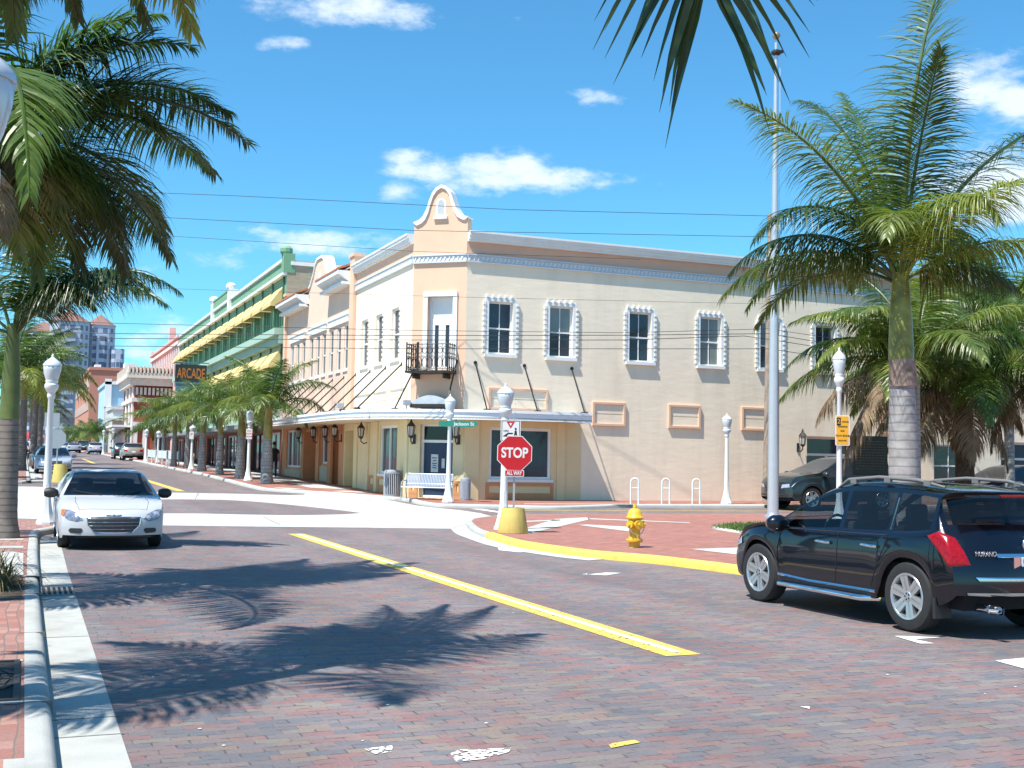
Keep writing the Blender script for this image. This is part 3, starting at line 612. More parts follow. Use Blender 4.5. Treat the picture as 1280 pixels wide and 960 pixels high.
# ================================================================ BUILDINGS
class Face:
    """a facade plane: u along the wall, z up, d outward"""
    def __init__(s,o,u,n): s.o=Vector(o); s.u=Vector(u).normalized(); s.n=Vector(n).normalized()
    def __call__(s,p): return s.o+s.u*p[0]+s.n*(-p[1])+Vector((0,0,p[2]))   # box coordinates: x=u, y=-d, z
    def mb(s): return MB(s)
def wall_with_holes(F,U0,U1,Z0,Z1,holes,depth,d=0.0):
    """wall skin with openings and their reveals; depth may differ per hole (5th value)"""
    m=MB(F); us=sorted({U0,U1,*[h[0] for h in holes],*[h[1] for h in holes]}); zs=sorted({Z0,Z1,*[h[2] for h in holes],*[h[3] for h in holes]})
    us=[u for u in us if U0<=u<=U1]; zs=[z for z in zs if Z0<=z<=Z1]
    for a,b in zip(us,us[1:]):
        for c,e in zip(zs,zs[1:]):
            if any(h[0]<=a and b<=h[1] and h[2]<=c and e<=h[3] for h in holes): continue
            m.quad((a,-d,c),(b,-d,c),(b,-d,e),(a,-d,e))
    for h in holes:
        dp=h[4] if len(h)>4 else depth; a,b,c,e=h[:4]
        m.quad((a,-d,c),(a,-d,e),(a,dp-d,e),(a,dp-d,c)); m.quad((b,-d,c),(b,-d,e),(b,dp-d,e),(b,dp-d,c))
        m.quad((a,-d,c),(b,-d,c),(b,dp-d,c),(a,dp-d,c)); m.quad((a,-d,e),(b,-d,e),(b,dp-d,e),(a,dp-d,e))
    return m
def sash(F,a,b,c,e,dp,par,frame_m=None,glass_m=None,muntin=True,w=.065,bar=True,sill=True,low=None):
    fm=frame_m or trim_w
    f=F.mb(); f.ring(a,b,c,e,w,dp-.07,dp-.0); mid=c+(e-c)*.49
    if bar: f.box(a+w,b-w,dp-.06,dp-.005,mid-.03,mid+.03)
    if muntin: f.box((a+b)/2-.014,(a+b)/2+.014,dp-.05,dp-.012,c+w,mid-.03); f.box((a+b)/2-.014,(a+b)/2+.014,dp-.05,dp-.012,mid+.03,e-w)
    o=f.build('window',fm,par)
    p=F.mb()
    if low is not None:
        p.quad((a+w,dp-.02,mid),(b-w,dp-.02,mid),(b-w,dp-.02,e-w),(a+w,dp-.02,e-w)); p.build('pane',glass_m or dark_glass,o)
        p=F.mb(); p.quad((a+w,dp-.03,c+w),(b-w,dp-.03,c+w),(b-w,dp-.03,mid),(a+w,dp-.03,mid)); p.build('pane',low,o)
    else:
        p.quad((a+w,dp-.02,c+w),(b-w,dp-.02,c+w),(b-w,dp-.02,e-w),(a+w,dp-.02,e-w)); p.build('pane',glass_m or dark_glass,o)
    return o
FR=Face((0,40,0),(1,0,0),(0,-1,0)); FL=Face((13.1,0,0),(0,1,0),(-1,0,0)); FCh=Face((13.1,41.4,0),(1.6,-1.4,0),(-1.4,-1.6,0)); CHL=math.hypot(1.6,1.4)
XEND=48
corner=empty('corner_building',(14,41,0),'two-storey cream stucco corner building with curved gable, balcony and white cornice','building')
def cpart(mb,name,m,par=None,**kw):
    o=mb.build(name,m,par or corner,**kw)
    if par is None: o.matrix_parent_inverse=Matrix.Translation((-14,-41,0))
    return o
corner_inv=Matrix.Translation((-14,-41,0))
def fix(o): o.matrix_parent_inverse=corner_inv; return o
wx=[15.58,18.04,21.42,24.6,27.43,30.15,33.2,36.3,39.6,42.8]
holes=[(x,x+.97,5.58,7.52) for x in wx]
cpart(wall_with_holes(FR,14.7,XEND,3.3,9.95,holes,.2),'wall',stucco)
shop=(15.72,18.2,.98,2.88)
cpart(wall_with_holes(FR,14.7,19.45,0,3.3,[shop+(.18,)],.2),'wall',stucco_y)
sidedoor=(29.75,32.2,.15,2.9)
cpart(wall_with_holes(FR,19.45,XEND,0,3.3,[sidedoor+(.45,),(36.4,38.2,.9,2.7),(40.2,42.4,.15,2.9,.5)],.2),'wall',stucco)
lw=[(43.02,44.06),(45.28,46.32),(47.45,48.5)]
cpart(wall_with_holes(FL,41.4,49.5,3.3,9.95,[(a,b,5.5,7.5) for a,b in lw],.2),'wall',stucco)
lshop=(42.95,45.3,1.06,2.95)
cpart(wall_with_holes(FL,41.4,51.0,0,3.3,[lshop+(.18,),(49.3,50.85,.2,2.85,.9)],.2),'wall',stucco_y)
fdoor=(.62,1.62,4.95,7.65)
cpart(wall_with_holes(FCh,0,CHL,3.3,9.95,[fdoor+(.3,)],.3),'wall',peach)
gdoor=(.42,1.72,.28,2.95)
cpart(wall_with_holes(FCh,0,CHL,0,3.3,[gdoor+(.35,)],.35),'wall',stucco_y)
r=MB(); r.prism([(13.35,64.3),(13.35,41.5),(14.8,40.25),(XEND,40.25),(XEND,64.3)],9.2,9.35); cpart(r,'roof',roof_m)
r=MB(); r.quad((XEND,40,0),(XEND,64,0),(XEND,64,9.95),(XEND,40,9.95)); cpart(r,'wall',stucco)
# frieze band, terracotta strip and cornice on the three faces
for F,u0,u1,fm in ((FR,14.7,XEND,terracotta),(FL,41.4,49.5,peach),(FCh,0,CHL,peach)):
    b=F.mb(); b.box(u0,u1,-.06,.02,8.95,9.16); b.box(u0,u1,-.11,.02,9.16,9.21); b.box(u0,u1,-.09,.02,8.9,8.95)
    cpart(b,'frieze',mat('frieze_shade_grey',(.56,.59,.62),.7,.05,4))  # shade on the band and behind its relief is put into this grey
    orn=F.mb(); n=min(90,int((u1-u0)/.34)); n=int((u1-u0)/.17)
    for i in range(n):
        u=u0+.09+i*(u1-u0-.1)/n
        orn.add([(u-.05,-.085,8.97),(u-.01,-.085,8.97),(u+.06,-.085,9.13),(u+.02,-.085,9.13),(u-.05,-.05,8.97),(u-.01,-.05,8.97),(u+.06,-.05,9.13),(u+.02,-.05,9.13)],[(0,1,2,3),(0,1,5,4),(1,2,6,5),(2,3,7,6),(3,0,4,7)])
        if i%2: orn.box(u-.035,u+.0,-.085,-.05,9.08,9.13)
    cpart(orn,'frieze_relief',trim_w)
    if F is not FCh:
        s=F.mb(); s.box(u0,u1,-.012,.02,9.21,9.66); cpart(s,'parapet_band',fm)
        c=F.mb(); c.box(u0-(.0 if F is FL else 0),u1,-.14,.3,9.66,9.74); c.box(u0,u1,-.20,.3,9.74,9.86); c.box(u0,u1,-.27,.3,9.86,9.96); c.box(u0,u1,-.31,.3,9.96,10.03); cpart(c,'cornice',trim_w)
# the curved gable over the cut corner
def gable_outline(w,z0):
    L_=[(495,590),(495,335),(540,318),(572,290),(598,235),(618,165),(640,105),(672,62),(712,42),(752,58),(782,100),(806,170),(826,228),(858,280),(900,303),(925,308),(925,590)]
    return [((x-495)/430*w,z0+(590-y)/550*2.57) for x,y in L_]
go=gable_outline(CHL,9.21)
b=FCh.mb(); b.extr([(x,-.02,z) for x,z in go],(0,.42,0)); cpart(b,'gable',peach)
b=FCh.mb(); cap=go[1:-1]; cx_=CHL/2
inner=[(cx_+(x-cx_)*.9,z-.075) for x,z in cap]
for i in range(len(cap)-1):
    a,c2=cap[i],cap[i+1]; ai,ci=inner[i],inner[i+1]; e=[(a[0]+(a[0]-ai[0])*.35,a[1]+.05),(c2[0]+(c2[0]-ci[0])*.35,c2[1]+.05),ci,ai]
    b.extr([(x,-.09,z) for x,z in e],(0,.56,0))
cpart(b,'gable_coping',trim_w)
b=FCh.mb(); nx0,nx1=.86,1.26
arch=[(nx0,10.63),(nx1,10.63),(nx1,11.12)]+[((nx0+nx1)/2+.2*math.cos(a),11.12+.2*math.sin(a)) for a in [PI*k/10 for k in range(1,10)]]+[(nx0,11.12)]
b.extr([(x,-.03,z) for x,z in arch],(0,.02,0)); nob=cpart(b,'niche',trim_w)
b=FCh.mb(); arch2=[((x-(nx0+nx1)/2)*.62+(nx0+nx1)/2,10.72+(z-10.63)*.78) for x,z in arch]; b.extr([(x,-.034,z) for x,z in arch2],(0,.005,0)); b.build('niche_recess',mat('niche_grey',(.42,.45,.48),.9),nob)
b=FCh.mb(); b.box(nx0-.07,nx1+.07,-.12,.0,10.53,10.63); b.build('niche_sill',trim_w,nob)
# upper windows with toothed surrounds on the long face
for k,x in enumerate(wx):
    a,bb,c,e=x,x+.97,5.58,7.52
    o=sash(FR,a,bb,c,e,.17,corner,glass_m=dark_glass if k in(0,2,5) else blind_glass,low=dark_glass if k in (1,4,6) else None); fix(o)
    t=FR.mb(); t.box(a-.13,a,-.05,.0,c,e); t.box(bb,bb+.13,-.05,.0,c,e); t.box(a-.13,bb+.13,-.05,.0,e,e+.13); t.box(a-.16,bb+.16,-.12,.0,c-.12,c)
    for i in range(10):
        z=c+.06+i*(e-c)/10
        for u in (a-.22,bb+.135): t.box(u,u+.085,-.08,.0,z,z+.11)
    for i in range(5):
        u=a-.06+i*(bb-a+.0)/4; t.box(u-.045,u+.065,-.08,.0,e+.135,e+.22)
    t.build('window_surround',trim_w,o)
for a,bb in lw:
    o=sash(FL,a,bb,5.5,7.5,.17,corner,muntin=False); fix(o)
    t=FL.mb(); t.box(a-.12,bb+.12,-.07,0,5.4,5.5)
    for i in range(10):
        for u in (a-.14,bb+.06): t.box(u,u+.08,-.05,0,5.55+i*.2,5.66+i*.2)
    t.build('window_surround',trim_w,o)
# french door and balcony on the cut corner
a,bb,c,e=fdoor; d=FCh.mb(); d.ring(a,bb,c,e,.08,.16,.28); d.box(a+.08,bb-.08,.2,.26,6.75,6.84)
for u0,u1 in ((a+.08,(a+bb)/2-.005),((a+bb)/2+.005,bb-.08)): d.ring(u0,u1,c,6.75,.13,.2,.26)
d.box(a+.08,bb-.08,.23,.27,6.84,e-.08); fd=fix(d.build('door',trim_w,corner))
p=FCh.mb(); p.quad((a+.1,.24,c+.1),(bb-.1,.24,c+.1),(bb-.1,.24,6.75),(a+.1,.24,6.75)); p.build('pane',dark_glass,fd)
t=FCh.mb(); t.box(a-.17,a,-.06,.02,c,e); t.box(bb,bb+.17,-.06,.02,c,e); t.box(a-.17,bb+.17,-.08,.02,e,e+.17); t.build('door_surround',trim_w,fd)
bal=FCh.mb(); bal.box(.12,CHL-.32,-.85,0,4.78,4.86); bal.box(.3,.36,-.6,.0,4.6,4.78); bal.box(1.5,1.56,-.6,.0,4.6,4.78); bo=fix(bal.build('balcony',iron,corner))
rl=FCh.mb(); X0,X1,D=.16,CHL-.36,-.8; zt=5.82
for p,q in (((X0,D),(X1,D)),((X0,D),(X0,0)),((X1,D),(X1,0))):
    for z in (zt,4.92,5.38): rl.tube([(p[0],p[1],z),(q[0],q[1],z)],.018 if z!=5.38 else .012,5)
    n=max(2,int((abs(q[0]-p[0])+abs(q[1]-p[1]))/.2))
    for i in range(n+1):
        u=p[0]+(q[0]-p[0])*i/n; v=p[1]+(q[1]-p[1])*i/n; big=(i%(max(1,n//3))==0)
        rl.tube([(u,v,4.86),(u,v,zt+(.06 if big else 0))],.02 if big else .009,5)
        if i<n:
            um=u+(q[0]-p[0])/n*.5; vm=v+(q[1]-p[1])/n*.5; dx=(q[0]-p[0])/n*.5; dy=(q[1]-p[1])/n*.5
            for zc_,rr in ((5.15,.2),(5.6,.12)):
                rl.tube([(um+dx*.9*math.cos(t*PI/5),vm+dy*.9*math.cos(t*PI/5),zc_+rr*math.sin(t*PI/5)) for t in range(11)],.011,4)
for u,v in ((X0,D),(X1,D),(X0+.45,D),(X1-.45,D)): rl.box(u-.022,u+.022,v-.022,v+.022,4.86,zt+.08)
rl.build('railing',iron,bo)
# ground-floor corner door
a,bb,c,e=gdoor; d=FCh.mb(); d.ring(a,bb,c,e,.07,.2,.3); d.box(a+.07,bb-.07,.2,.3,2.28,2.38); gd=fix(d.build('door',trim_w,corner))
p=FCh.mb(); p.quad((a+.06,.26,c),(bb-.06,.26,c),(bb-.06,.26,2.3),(a+.06,.26,2.3)); p.build('door_leaf',mat('navy_door',(.022,.042,.085),.3,.15,2,spec=.35),gd)
p=FCh.mb(); p.quad((a+.06,.25,2.36),(bb-.06,.25,2.36),(bb-.06,.25,e-.06),(a+.06,.25,e-.06)); p.build('transom',mat('dark_transom',(.008,.008,.01),.1),gd)
p=FCh.mb(); p.box(.78,1.06,.235,.255,1.2,1.85); p.box(1.2,1.32,.235,.255,1.35,1.7); p.build('notice',mat('paper_notice',(.6,.62,.6),.8,.2,14),gd)
p=FCh.mb()
for z,w_ in ((1.72,.1),(1.62,.07),(1.52,.09),(1.44,.06),(1.36,.08)): p.box(.92-w_,.92+w_,.228,.234,z-.018,z+.018)
p.build('notice_print',mat('print_dark',(.08,.09,.1),.8),gd)
# arched sign hood over the door
h=FCh.mb(); K=12; arc=[(.28+1.5*k/K,3.72+.26*math.sin(PI*k/K)) for k in range(K+1)]
h.extr([(x,-.62,z) for x,z in [(.28,3.66)]+arc+[(1.78,3.66)]],(0,.5,0)); ho=fix(h.build('sign_hood',mat('hood_grey',(.42,.46,.5),.5,.08,5),corner))
h=FCh.mb(); h.box(.26,1.8,-.66,-.08,3.53,3.66); h.build('hood_valance',iron,ho)
# canopy with curved front, fascia and hanging rods
can=smooth_path([(10.95,64.4),(10.95,50),(11.0,45.2),(11.15,43.3),(11.75,41.6),(12.55,40.55),(13.7,39.6),(14.9,38.98),(16.2,38.72),(19.2,38.62)],5)
back=[(19.2,39.98),(14.7,39.98),(13.08,41.4),(13.08,64.4)]
m=MB(); m.prism(can+back,3.14,3.20); cn=fix(m.build('canopy',mat('canopy_soffit',(.72,.62,.42),.7,.04,2),corner))
m=MB(); ci=offset_path(can,.07)
n=len(can); rows=[[(*p,3.1) for p in can],[(*p,3.44) for p in can],[(*p,3.44) for p in ci],[(*p,3.1) for p in ci]]
vs=[p for r_ in rows for p in r_]; m.add(vs,[(k*n+i,k*n+i+1,((k+1)%4)*n+i+1,((k+1)%4)*n+i) for k in range(4) for i in range(n-1)])
m.box(19.13,19.2,38.66,39.98,3.1,3.44)
m.build('canopy_fascia',mat('fascia_white',(.74,.77,.82),.55,.04,3),cn,smooth=30)
m=MB(); co=offset_path(can,-.045); rows=[[(*p,3.36) for p in can],[(*p,3.36) for p in co],[(*p,3.46) for p in co],[(*p,3.46) for p in can]]
m.add([p for r_ in rows for p in r_],[(k*n+i,k*n+i+1,((k+1)%4)*n+i+1,((k+1)%4)*n+i) for k in range(4) for i in range(n-1)]); m.build('canopy_gutter',mat('gutter_white',(.78,.8,.83),.5,.04,3),cn,smooth=30)
m=MB(); m.prism(can+back,3.35,3.40); m.build('canopy_roof',alu,cn)
rods=[((15.1,40,5.22),(15.2,38.98)),((17.05,40,5.2),(17.1,38.82)),((19.0,40,5.18),(18.95,38.74)),((14.45,40.2,5.25),(13.85,39.62)),((13.3,41.2,5.25),(12.35,40.9))]
rods+=[((13.1,y,5.25),(11.12,y-1.1)) for y in (42.6,44.75,47.0,49.3,51.3,53.4,55.5,57.6,59.7,61.8)]
for a,bxy in rods:
    m=MB(); b_=(bxy[0],bxy[1],3.47); m.tube([a,b_],.028,6); m.lathe([(.07,-.02),(.07,.02)],8,a,'y' if abs(a[1]-40)<.1 else 'x'); m.box(b_[0]-.1,b_[0]+.1,b_[1]-.1,b_[1]+.1,3.44,3.5); m.build('canopy_rod',iron,cn)
# floodlights on top of the canopy
for x,y in ((12.75,40.75),(11.35,44.9),(11.3,52),(11.3,56.5)):
    m=MB(); m.tube([(x,y,3.45),(x,y,3.62)],.02,5); m.box(x-.13,x+.13,y-.1,y+.1,3.6,3.8); m.build('floodlight',grey_metal,cn,bevel=.02)
# framed panels on the walls
def wframe(F,u0,u1,z0,z1,m=None,w=.1,div=True):
    f=F.mb(); f.ring(u0,u1,z0,z1,w,-.085,.0); o=fix(f.build('wall_frame',m or peach,corner,bevel=.012))
    if div: f=F.mb(); f.box(u0+w,u1-w,-.03,0.002,z0+w,(z0+z1)/2-.02); f.box(u0+w,u1-w,-.03,0.002,(z0+z1)/2+.02,z1-w); f.build('frame_panel',stucco,o)
for u0,u1,z0,z1 in ((15.62,18.02,3.52,4.34),(19.87,21.29,3.05,3.97),(23.18,24.64,3.05,3.98),(26.54,28.0,3.05,4.0),(33.5,35.0,3.05,4.0)): wframe(FR,u0,u1,z0,z1)
for u0,u1 in ((41.75,43.9),(44.15,46.3),(46.6,49.2)): wframe(FL,u0,u1,3.5,4.4,stucco,.09)
m=FR.mb(); m.add([(14.72,-.015,8.88),(14.95,-.015,8.88)],[]) ; 
# storefront glazing, pilasters and base panels
def storefront(F,a,bb,c,e,dp,n,gm=None,tm=None):
    f=F.mb(); f.ring(a,bb,c,e,.1,dp-.1,dp)
    for i in range(1,n): u=a+(bb-a)*i/n; f.box(u-.04,u+.04,dp-.09,dp-.01,c+.1,e-.1)
    f.box(a-.08,bb+.08,-.06,0,c-.1,c); o=fix(f.build('shop_window',tm or trim_w,corner))
    p=F.mb(); p.quad((a+.1,dp-.03,c+.1),(bb-.1,dp-.03,c+.1),(bb-.1,dp-.03,e-.1),(a+.1,dp-.03,e-.1)); p.build('pane',gm or shop_glass,o)
storefront(FR,*shop,.16,1); storefront(FL,*lshop,.16,2)
def basepanel(F,u0,u1,z0,z1):
    f=F.mb(); f.ring(u0,u1,z0,z1,.12,-.035,.0); f.box(u0,u1,-.03,0,z0-.18,z0); fix(f.build('base_panel',trim_o,corner))
basepanel(FR,15.6,18.3,.36,.86); basepanel(FL,42.9,45.4,.5,.98); basepanel(FL,45.9,46.7,.5,.98); basepanel(FCh,.02,.36,.4,.9); basepanel(FCh,1.78,2.1,.4,.9)
for F,u0,u1,m_ in ((FR,18.42,18.75,stucco_y),(FR,14.72,15.3,stucco_y),(FL,45.5,45.85,stucco_y),(FL,41.5,41.9,stucco_y),(FL,46.8,47.2,stucco_y),(FL,48.6,49.1,stucco_y)):
    f=F.mb(); f.box(u0,u1,-.07,0,.1,3.12); fix(f.build('pilaster',m_,corner,bevel=.01))
# side door with transom on the long face, and dark shop openings further along
def plain_door(F,a,bb,c,e,dp,leaf):
    f=F.mb(); f.ring(a,bb,c,e,.1,dp-.12,dp); f.box(a+.1,bb-.1,dp-.12,dp,2.1,2.2); f.box((a+bb)/2-.05,(a+bb)/2+.05,dp-.1,dp,c,2.1); o=fix(f.build('door',trim_w,corner))
    p=F.mb(); p.quad((a+.1,dp-.03,c),(bb-.1,dp-.03,c),(bb-.1,dp-.03,e-.1),(a+.1,dp-.03,e-.1)); p.build('door_leaf',leaf,o)
plain_door(FR,29.75,32.2,.15,2.9,.4,dark_glass); plain_door(FR,40.2,42.4,.15,2.9,.45,MATS['navy_door']); o=sash(FR,36.4,38.2,.9,2.7,.15,corner); fix(o)
p=FL.mb(); p.quad((49.3,.88,.2),(50.85,.88,.2),(50.85,.88,2.85),(49.3,.88,2.85)); fix(p.build('recess_wall',stucco_y,corner))
lamp_glass=mat('lantern_glass',(.5,.48,.42),.2,.1,5)
def lantern(F,u,z,par,inv):
    m=F.mb(); m.box(u-.05,u+.05,-.04,0,z-.5,z-.15); m.tube([(u,-.02,z-.42),(u,-.2,z-.5),(u,-.33,z-.4),(u,-.33,z-.28)],.025,5); m.lathe([(.04,z-.3),(.1,z-.24),(.11,z-.2)],6,(u,-.33,0)); m.lathe([(.17,z+.14),(.13,z+.2),(.05,z+.3),(.02,z+.42)],6,(u,-.33,0))
    for k in range(6): a=PI/3*(k+.5); m.tube([(u+.1*math.cos(a),-.33+.1*math.sin(a),z-.2),(u+.145*math.cos(a),-.33+.145*math.sin(a),z+.14)],.012,4)
    o=m.build('wall_lantern',iron,par); o.matrix_parent_inverse=inv
    m=F.mb(); m.lathe([(.09,z-.19),(.13,z+.13)],6,(u,-.33,0)); m.build('lantern_glass',lamp_glass,o)
lantern(FR,29.3,2.75,corner,corner_inv); lantern(FCh,.2,2.72,corner,corner_inv); lantern(FCh,1.95,2.72,corner,corner_inv); lantern(FL,46.95,2.75,corner,corner_inv)
# ---------------- peach building next along the street
mid=empty('peach_building',(13.1,57,0),'pale peach two-storey building with small curved gable and tiled hoods beside the corner building','building'); mid_inv=Matrix.Translation((-13.1,-57,0))
def mp(mb,name,m,par=None,**kw):
    o=mb.build(name,m,par or mid,**kw)
    if par is None: o.matrix_parent_inverse=mid_inv
    return o
mw=[(50.75,51.45),(52.05,52.75),(53.45,54.15),(54.95,55.65),(56.2,56.9),(57.6,58.3),(59.4,60.1),(60.8,61.5),(62.2,62.9)]
mp(wall_with_holes(FL,49.52,64.4,3.3,9.7,[(a,b,5.6,7.62) for a,b in mw],.12),'wall',pinkpeach)
sw=[(53.7,55.2,1.35,3.05),(59.7,63.3,1.1,3.05)]; rec=[(51.9,53.2,.4,2.9,.8),(56.4,58.6,.45,2.9,.8)]
mp(wall_with_holes(FL,51.02,64.4,0,3.3,[s+(.2,) for s in sw]+rec,.2),'wall',salmon)
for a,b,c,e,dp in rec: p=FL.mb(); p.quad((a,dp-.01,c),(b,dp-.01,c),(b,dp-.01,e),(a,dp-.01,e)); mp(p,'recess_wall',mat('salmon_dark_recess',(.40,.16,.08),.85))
for a,b in mw:
    f=FL.mb(); f.ring(a,b,5.6,7.62,.06,.05,.1); f.box(a,b,.05,.1,6.5,6.56); f.box(a-.06,b+.06,-.06,0,5.5,5.6); o=mp(f,'window',trim_w)
    p=FL.mb(); p.quad((a+.06,.09,5.66),(b-.06,.09,5.66),(b-.06,.09,7.56),(a+.06,.09,7.56)); p.build('pane',dark_glass,o)
for a,b in ((50.6,54.3),(54.8,58.45),(59.25,63.05)):
    f=FL.mb(); f.box(a,b,-.08,0,7.72,8.02); f.box(a-.03,b+.03,-.12,0,8.02,8.08); mp(f,'lintel',trim_w)
for u0,u1 in ((49.52,50.2),(63.9,64.4)):
    f=FL.mb(); f.box(u0,u1,-.14,.3,3.4,10.45); f.box(u0-.06,u1+.06,-.2,.36,10.45,10.6); mp(f,'pilaster',peach)
gx=[(58.9,9.7),(58.9,10.15),(58.5,10.3),(57.9,10.75),(57.5,11.25),(57.1,11.42),(56.1,11.42),(55.7,11.25),(55.3,10.75),(54.7,10.3),(54.3,10.15),(54.3,9.7)]
f=FL.mb(); f.extr([(x,-.0,z) for x,z in gx],(0,.4,0)); mp(f,'gable',pinkpeach)
f=FL.mb()
for a,b in zip(gx[1:-1],gx[2:-1]): f.extr([(a[0],-.07,a[1]-.02),(b[0],-.07,b[1]-.02),(b[0],-.07,b[1]+.1),(a[0],-.07,a[1]+.1)],(0,.55,0))
mp(f,'gable_coping',trim_w)
f=FL.mb(); f.box(56.35,56.85,-.03,0,10.2,10.75); mp(f,'plaque',trim_w)
for u0,u1 in ((50.2,54.4),(58.8,63.9)):
    f=FL.mb(); f.box(u0,u1,-.02,.3,9.7,10.1); o=mp(f,'parapet',pinkpeach)
    f=FL.mb(); f.add([(u0,-.75,9.98),(u1,-.75,9.98),(u1,.05,10.32),(u0,.05,10.32),(u0,-.75,9.9),(u1,-.75,9.9),(u1,.05,10.2),(u0,.05,10.2)],[(0,1,2,3),(4,5,6,7),(0,1,5,4),(1,2,6,5),(2,3,7,6),(3,0,4,7)]); o=mp(f,'hood',tile_red)
    f=FL.mb(); f.box(u0,u1,-.72,-.62,9.72,9.9); f.box(u0,u1,-.5,0,9.3,9.42); f.add([(u0,-.62,9.72),(u1,-.62,9.72),(u1,0,9.3),(u0,0,9.3)],[(0,1,2,3)]); f.add([(u0,-.62,9.9),(u0,0,9.9),(u0,0,9.3),(u0,-.62,9.72)],[(0,1,2,3)]); f.build('hood_cove',trim_w,o)
for a,b,c,e in sw:
    f=FL.mb(); f.ring(a,b,c,e,.1,.08,.18)
    if b-a>2: 
        for i in (1,2): u=a+(b-a)*i/3; f.box(u-.05,u+.05,.09,.17,c+.1,e-.1)
    o=mp(f,'shop_window',trim_w); p=FL.mb(); p.quad((a+.1,.14,c+.1),(b-.1,.14,c+.1),(b-.1,.14,e-.1),(a+.1,.14,e-.1)); p.build('pane',shop_glass,o)
    f=FL.mb(); f.box(a-.1,b+.1,-.05,0,.55,c-.1); mp(f,'base_panel',mat('panel_cream',(.5,.42,.3),.8))
for u in (53.25,55.6,58.9): f=FL.mb(); f.box(u-.3,u+.3,-.12,0,.3,3.12); mp(f,'pilaster',salmon)
for u in (53.25,55.6,58.9,51.4): lantern(FL,u,2.85,mid,mid_inv)
# ---------------- green building with yellow awnings
GY0,GY1,GXf=64.6,113,13.1
grn=empty('green_building',(13.1,88,0),'long green three-storey building with rows of yellow awnings and an arcade sign','building'); grn_inv=Matrix.Translation((-13.1,-88,0))
def gp_(mb,name,m,par=None,**kw):
    o=mb.build(name,m,par or grn,**kw)
    if par is None: o.matrix_parent_inverse=grn_inv
    return o
NB=15; bw=(GY1-GY0-1)/NB
hol=[]
for i in range(NB):
    u=GY0+.5+i*bw
    for k in range(3): hol.append((u+.35+k*(bw-.7)/3+.08,u+.35+(k+1)*(bw-.7)/3-.08,9.0,11.0))
gp_(wall_with_holes(FL,GY0,GY1,8.3,12.7,hol,.3),'wall',green_p)
gp_(wall_with_holes(FL,GY0,GY1,3.3,8.3,[(h[0],h[1],4.9,7.2) for h in hol],.3),'wall',mint)
brn=[(GY0+.6+i*4.8,GY0+4.6+i*4.8,.7,3.0) for i in range(10)]
gp_(wall_with_holes(FL,GY0,GY1,0,3.3,brn,.25),'wall',red_brick)
for i,h in enumerate(brn):
    f=FL.mb(); f.ring(h[0],h[1],h[2],h[3],.1,.12,.2); f.box((h[0]+h[1])/2-.05,(h[0]+h[1])/2+.05,.12,.2,h[2],h[3]); o=gp_(f,'shop_window',brown_w if i%3 else trim_w); p=FL.mb(); p.quad((h[0],.18,h[2]),(h[1],.18,h[2]),(h[1],.18,h[3]),(h[0],.18,h[3])); p.build('pane',shop_glass,o)
for i in range(NB):
    hs=hol[3*i:3*i+3]
    for zz0,zz1 in ((9.0,11.0),(4.9,7.2)):
        f=FL.mb()
        for h in hs: f.ring(h[0],h[1],zz0,zz1,.07,.15,.24); f.box(h[0],h[1],.15,.24,(zz0+zz1)/2,(zz0+zz1)/2+.06)
        o=gp_(f,'window',mat('window_frame_pale',(.5,.55,.5),.6)); p=FL.mb()
        for h in hs: p.quad((h[0]+.07,.22,zz0),(h[1]-.07,.22,zz0),(h[1]-.07,.22,zz1),(h[0]+.07,.22,zz1))
        p.build('pane',dark_glass,o)
    u0,u1=GY0+.5+i*bw+.26,GY0+.5+(i+1)*bw-.26
    for zt_2 in (11.2,7.75):
        f=FL.mb(); f.add([(u0,-.02,zt_2),(u1,-.02,zt_2),(u1,-.72,zt_2-.95),(u0,-.72,zt_2-.95),(u1,-.72,zt_2-1.15),(u0,-.72,zt_2-1.15),(u0,-.02,zt_2-1.15),(u1,-.02,zt_2-1.15)],[(0,1,2,3),(3,2,4,5),(0,3,5,6),(1,2,4,7)]); gp_(f,'awning',awn_y)
    for zz in (11.25,7.85): f=FL.mb(); f.box(u0-.2,u0-.02,-.09,0,zz-2.3,zz+.55); gp_(f,'pilaster_strip',green_d)
f=FL.mb(); f.box(GY0,GY1,-.25,0,11.72,11.86); f.box(GY0,GY1,-.15,0,11.86,11.95); gp_(f,'cornice',trim_w)
f=FL.mb(); f.box(GY0,GY1,-.12,.3,12.62,12.78); gp_(f,'coping',trim_w)
f=FL.mb(); f.box(GY0,GY1,-.6,0,8.35,8.75); f.box(GY0,GY1,-.35,0,7.9,8.35); gp_(f,'ledge',mint)
for y in (GY0+.35,84,92): f=FL.mb(); f.box(y-.38,y+.3,-.2,.43,11.87,13.4 if y>66 else 12.95); f.lathe([(.3,0),(.36,.1),(.36,.3),(.2,.45)],10,(y,-.0,13.4 if y>66 else 12.95)); gp_(f,'parapet_pier',green_p if y<66 else trim_w)
f=FL.mb(); f.box(84.3,91.7,-.1,.3,12.75,13.35); f.box(84.3,91.7,-.14,.34,13.35,13.45); gp_(f,'raised_parapet',green_p)
s=MB(); s.quad((13.1,GY0,0),(36,GY0,0),(36,GY0,12.3),(13.1,GY0,12.6)); gp_(s,'wall',tan_brick)
s=MB(); s.box(13.3,36,GY0-.08,GY0+.3,12.3,12.5); gp_(s,'coping',trim_w)
s=MB(); s.quad((13.1,GY1,0),(36,GY1,0),(36,GY1,12.3),(13.1,GY1,12.3)); gp_(s,'wall',green_p)
s=MB(); s.box(13.3,36,GY0+.1,GY1-.1,11.6,11.7); gp_(s,'roof',roof_m)
s=MB(); s.box(11.1,13.1,GY0,GY1,3.15,3.4); gp_(s,'canopy',mat('canopy_dark',(.25,.27,.28),.6))
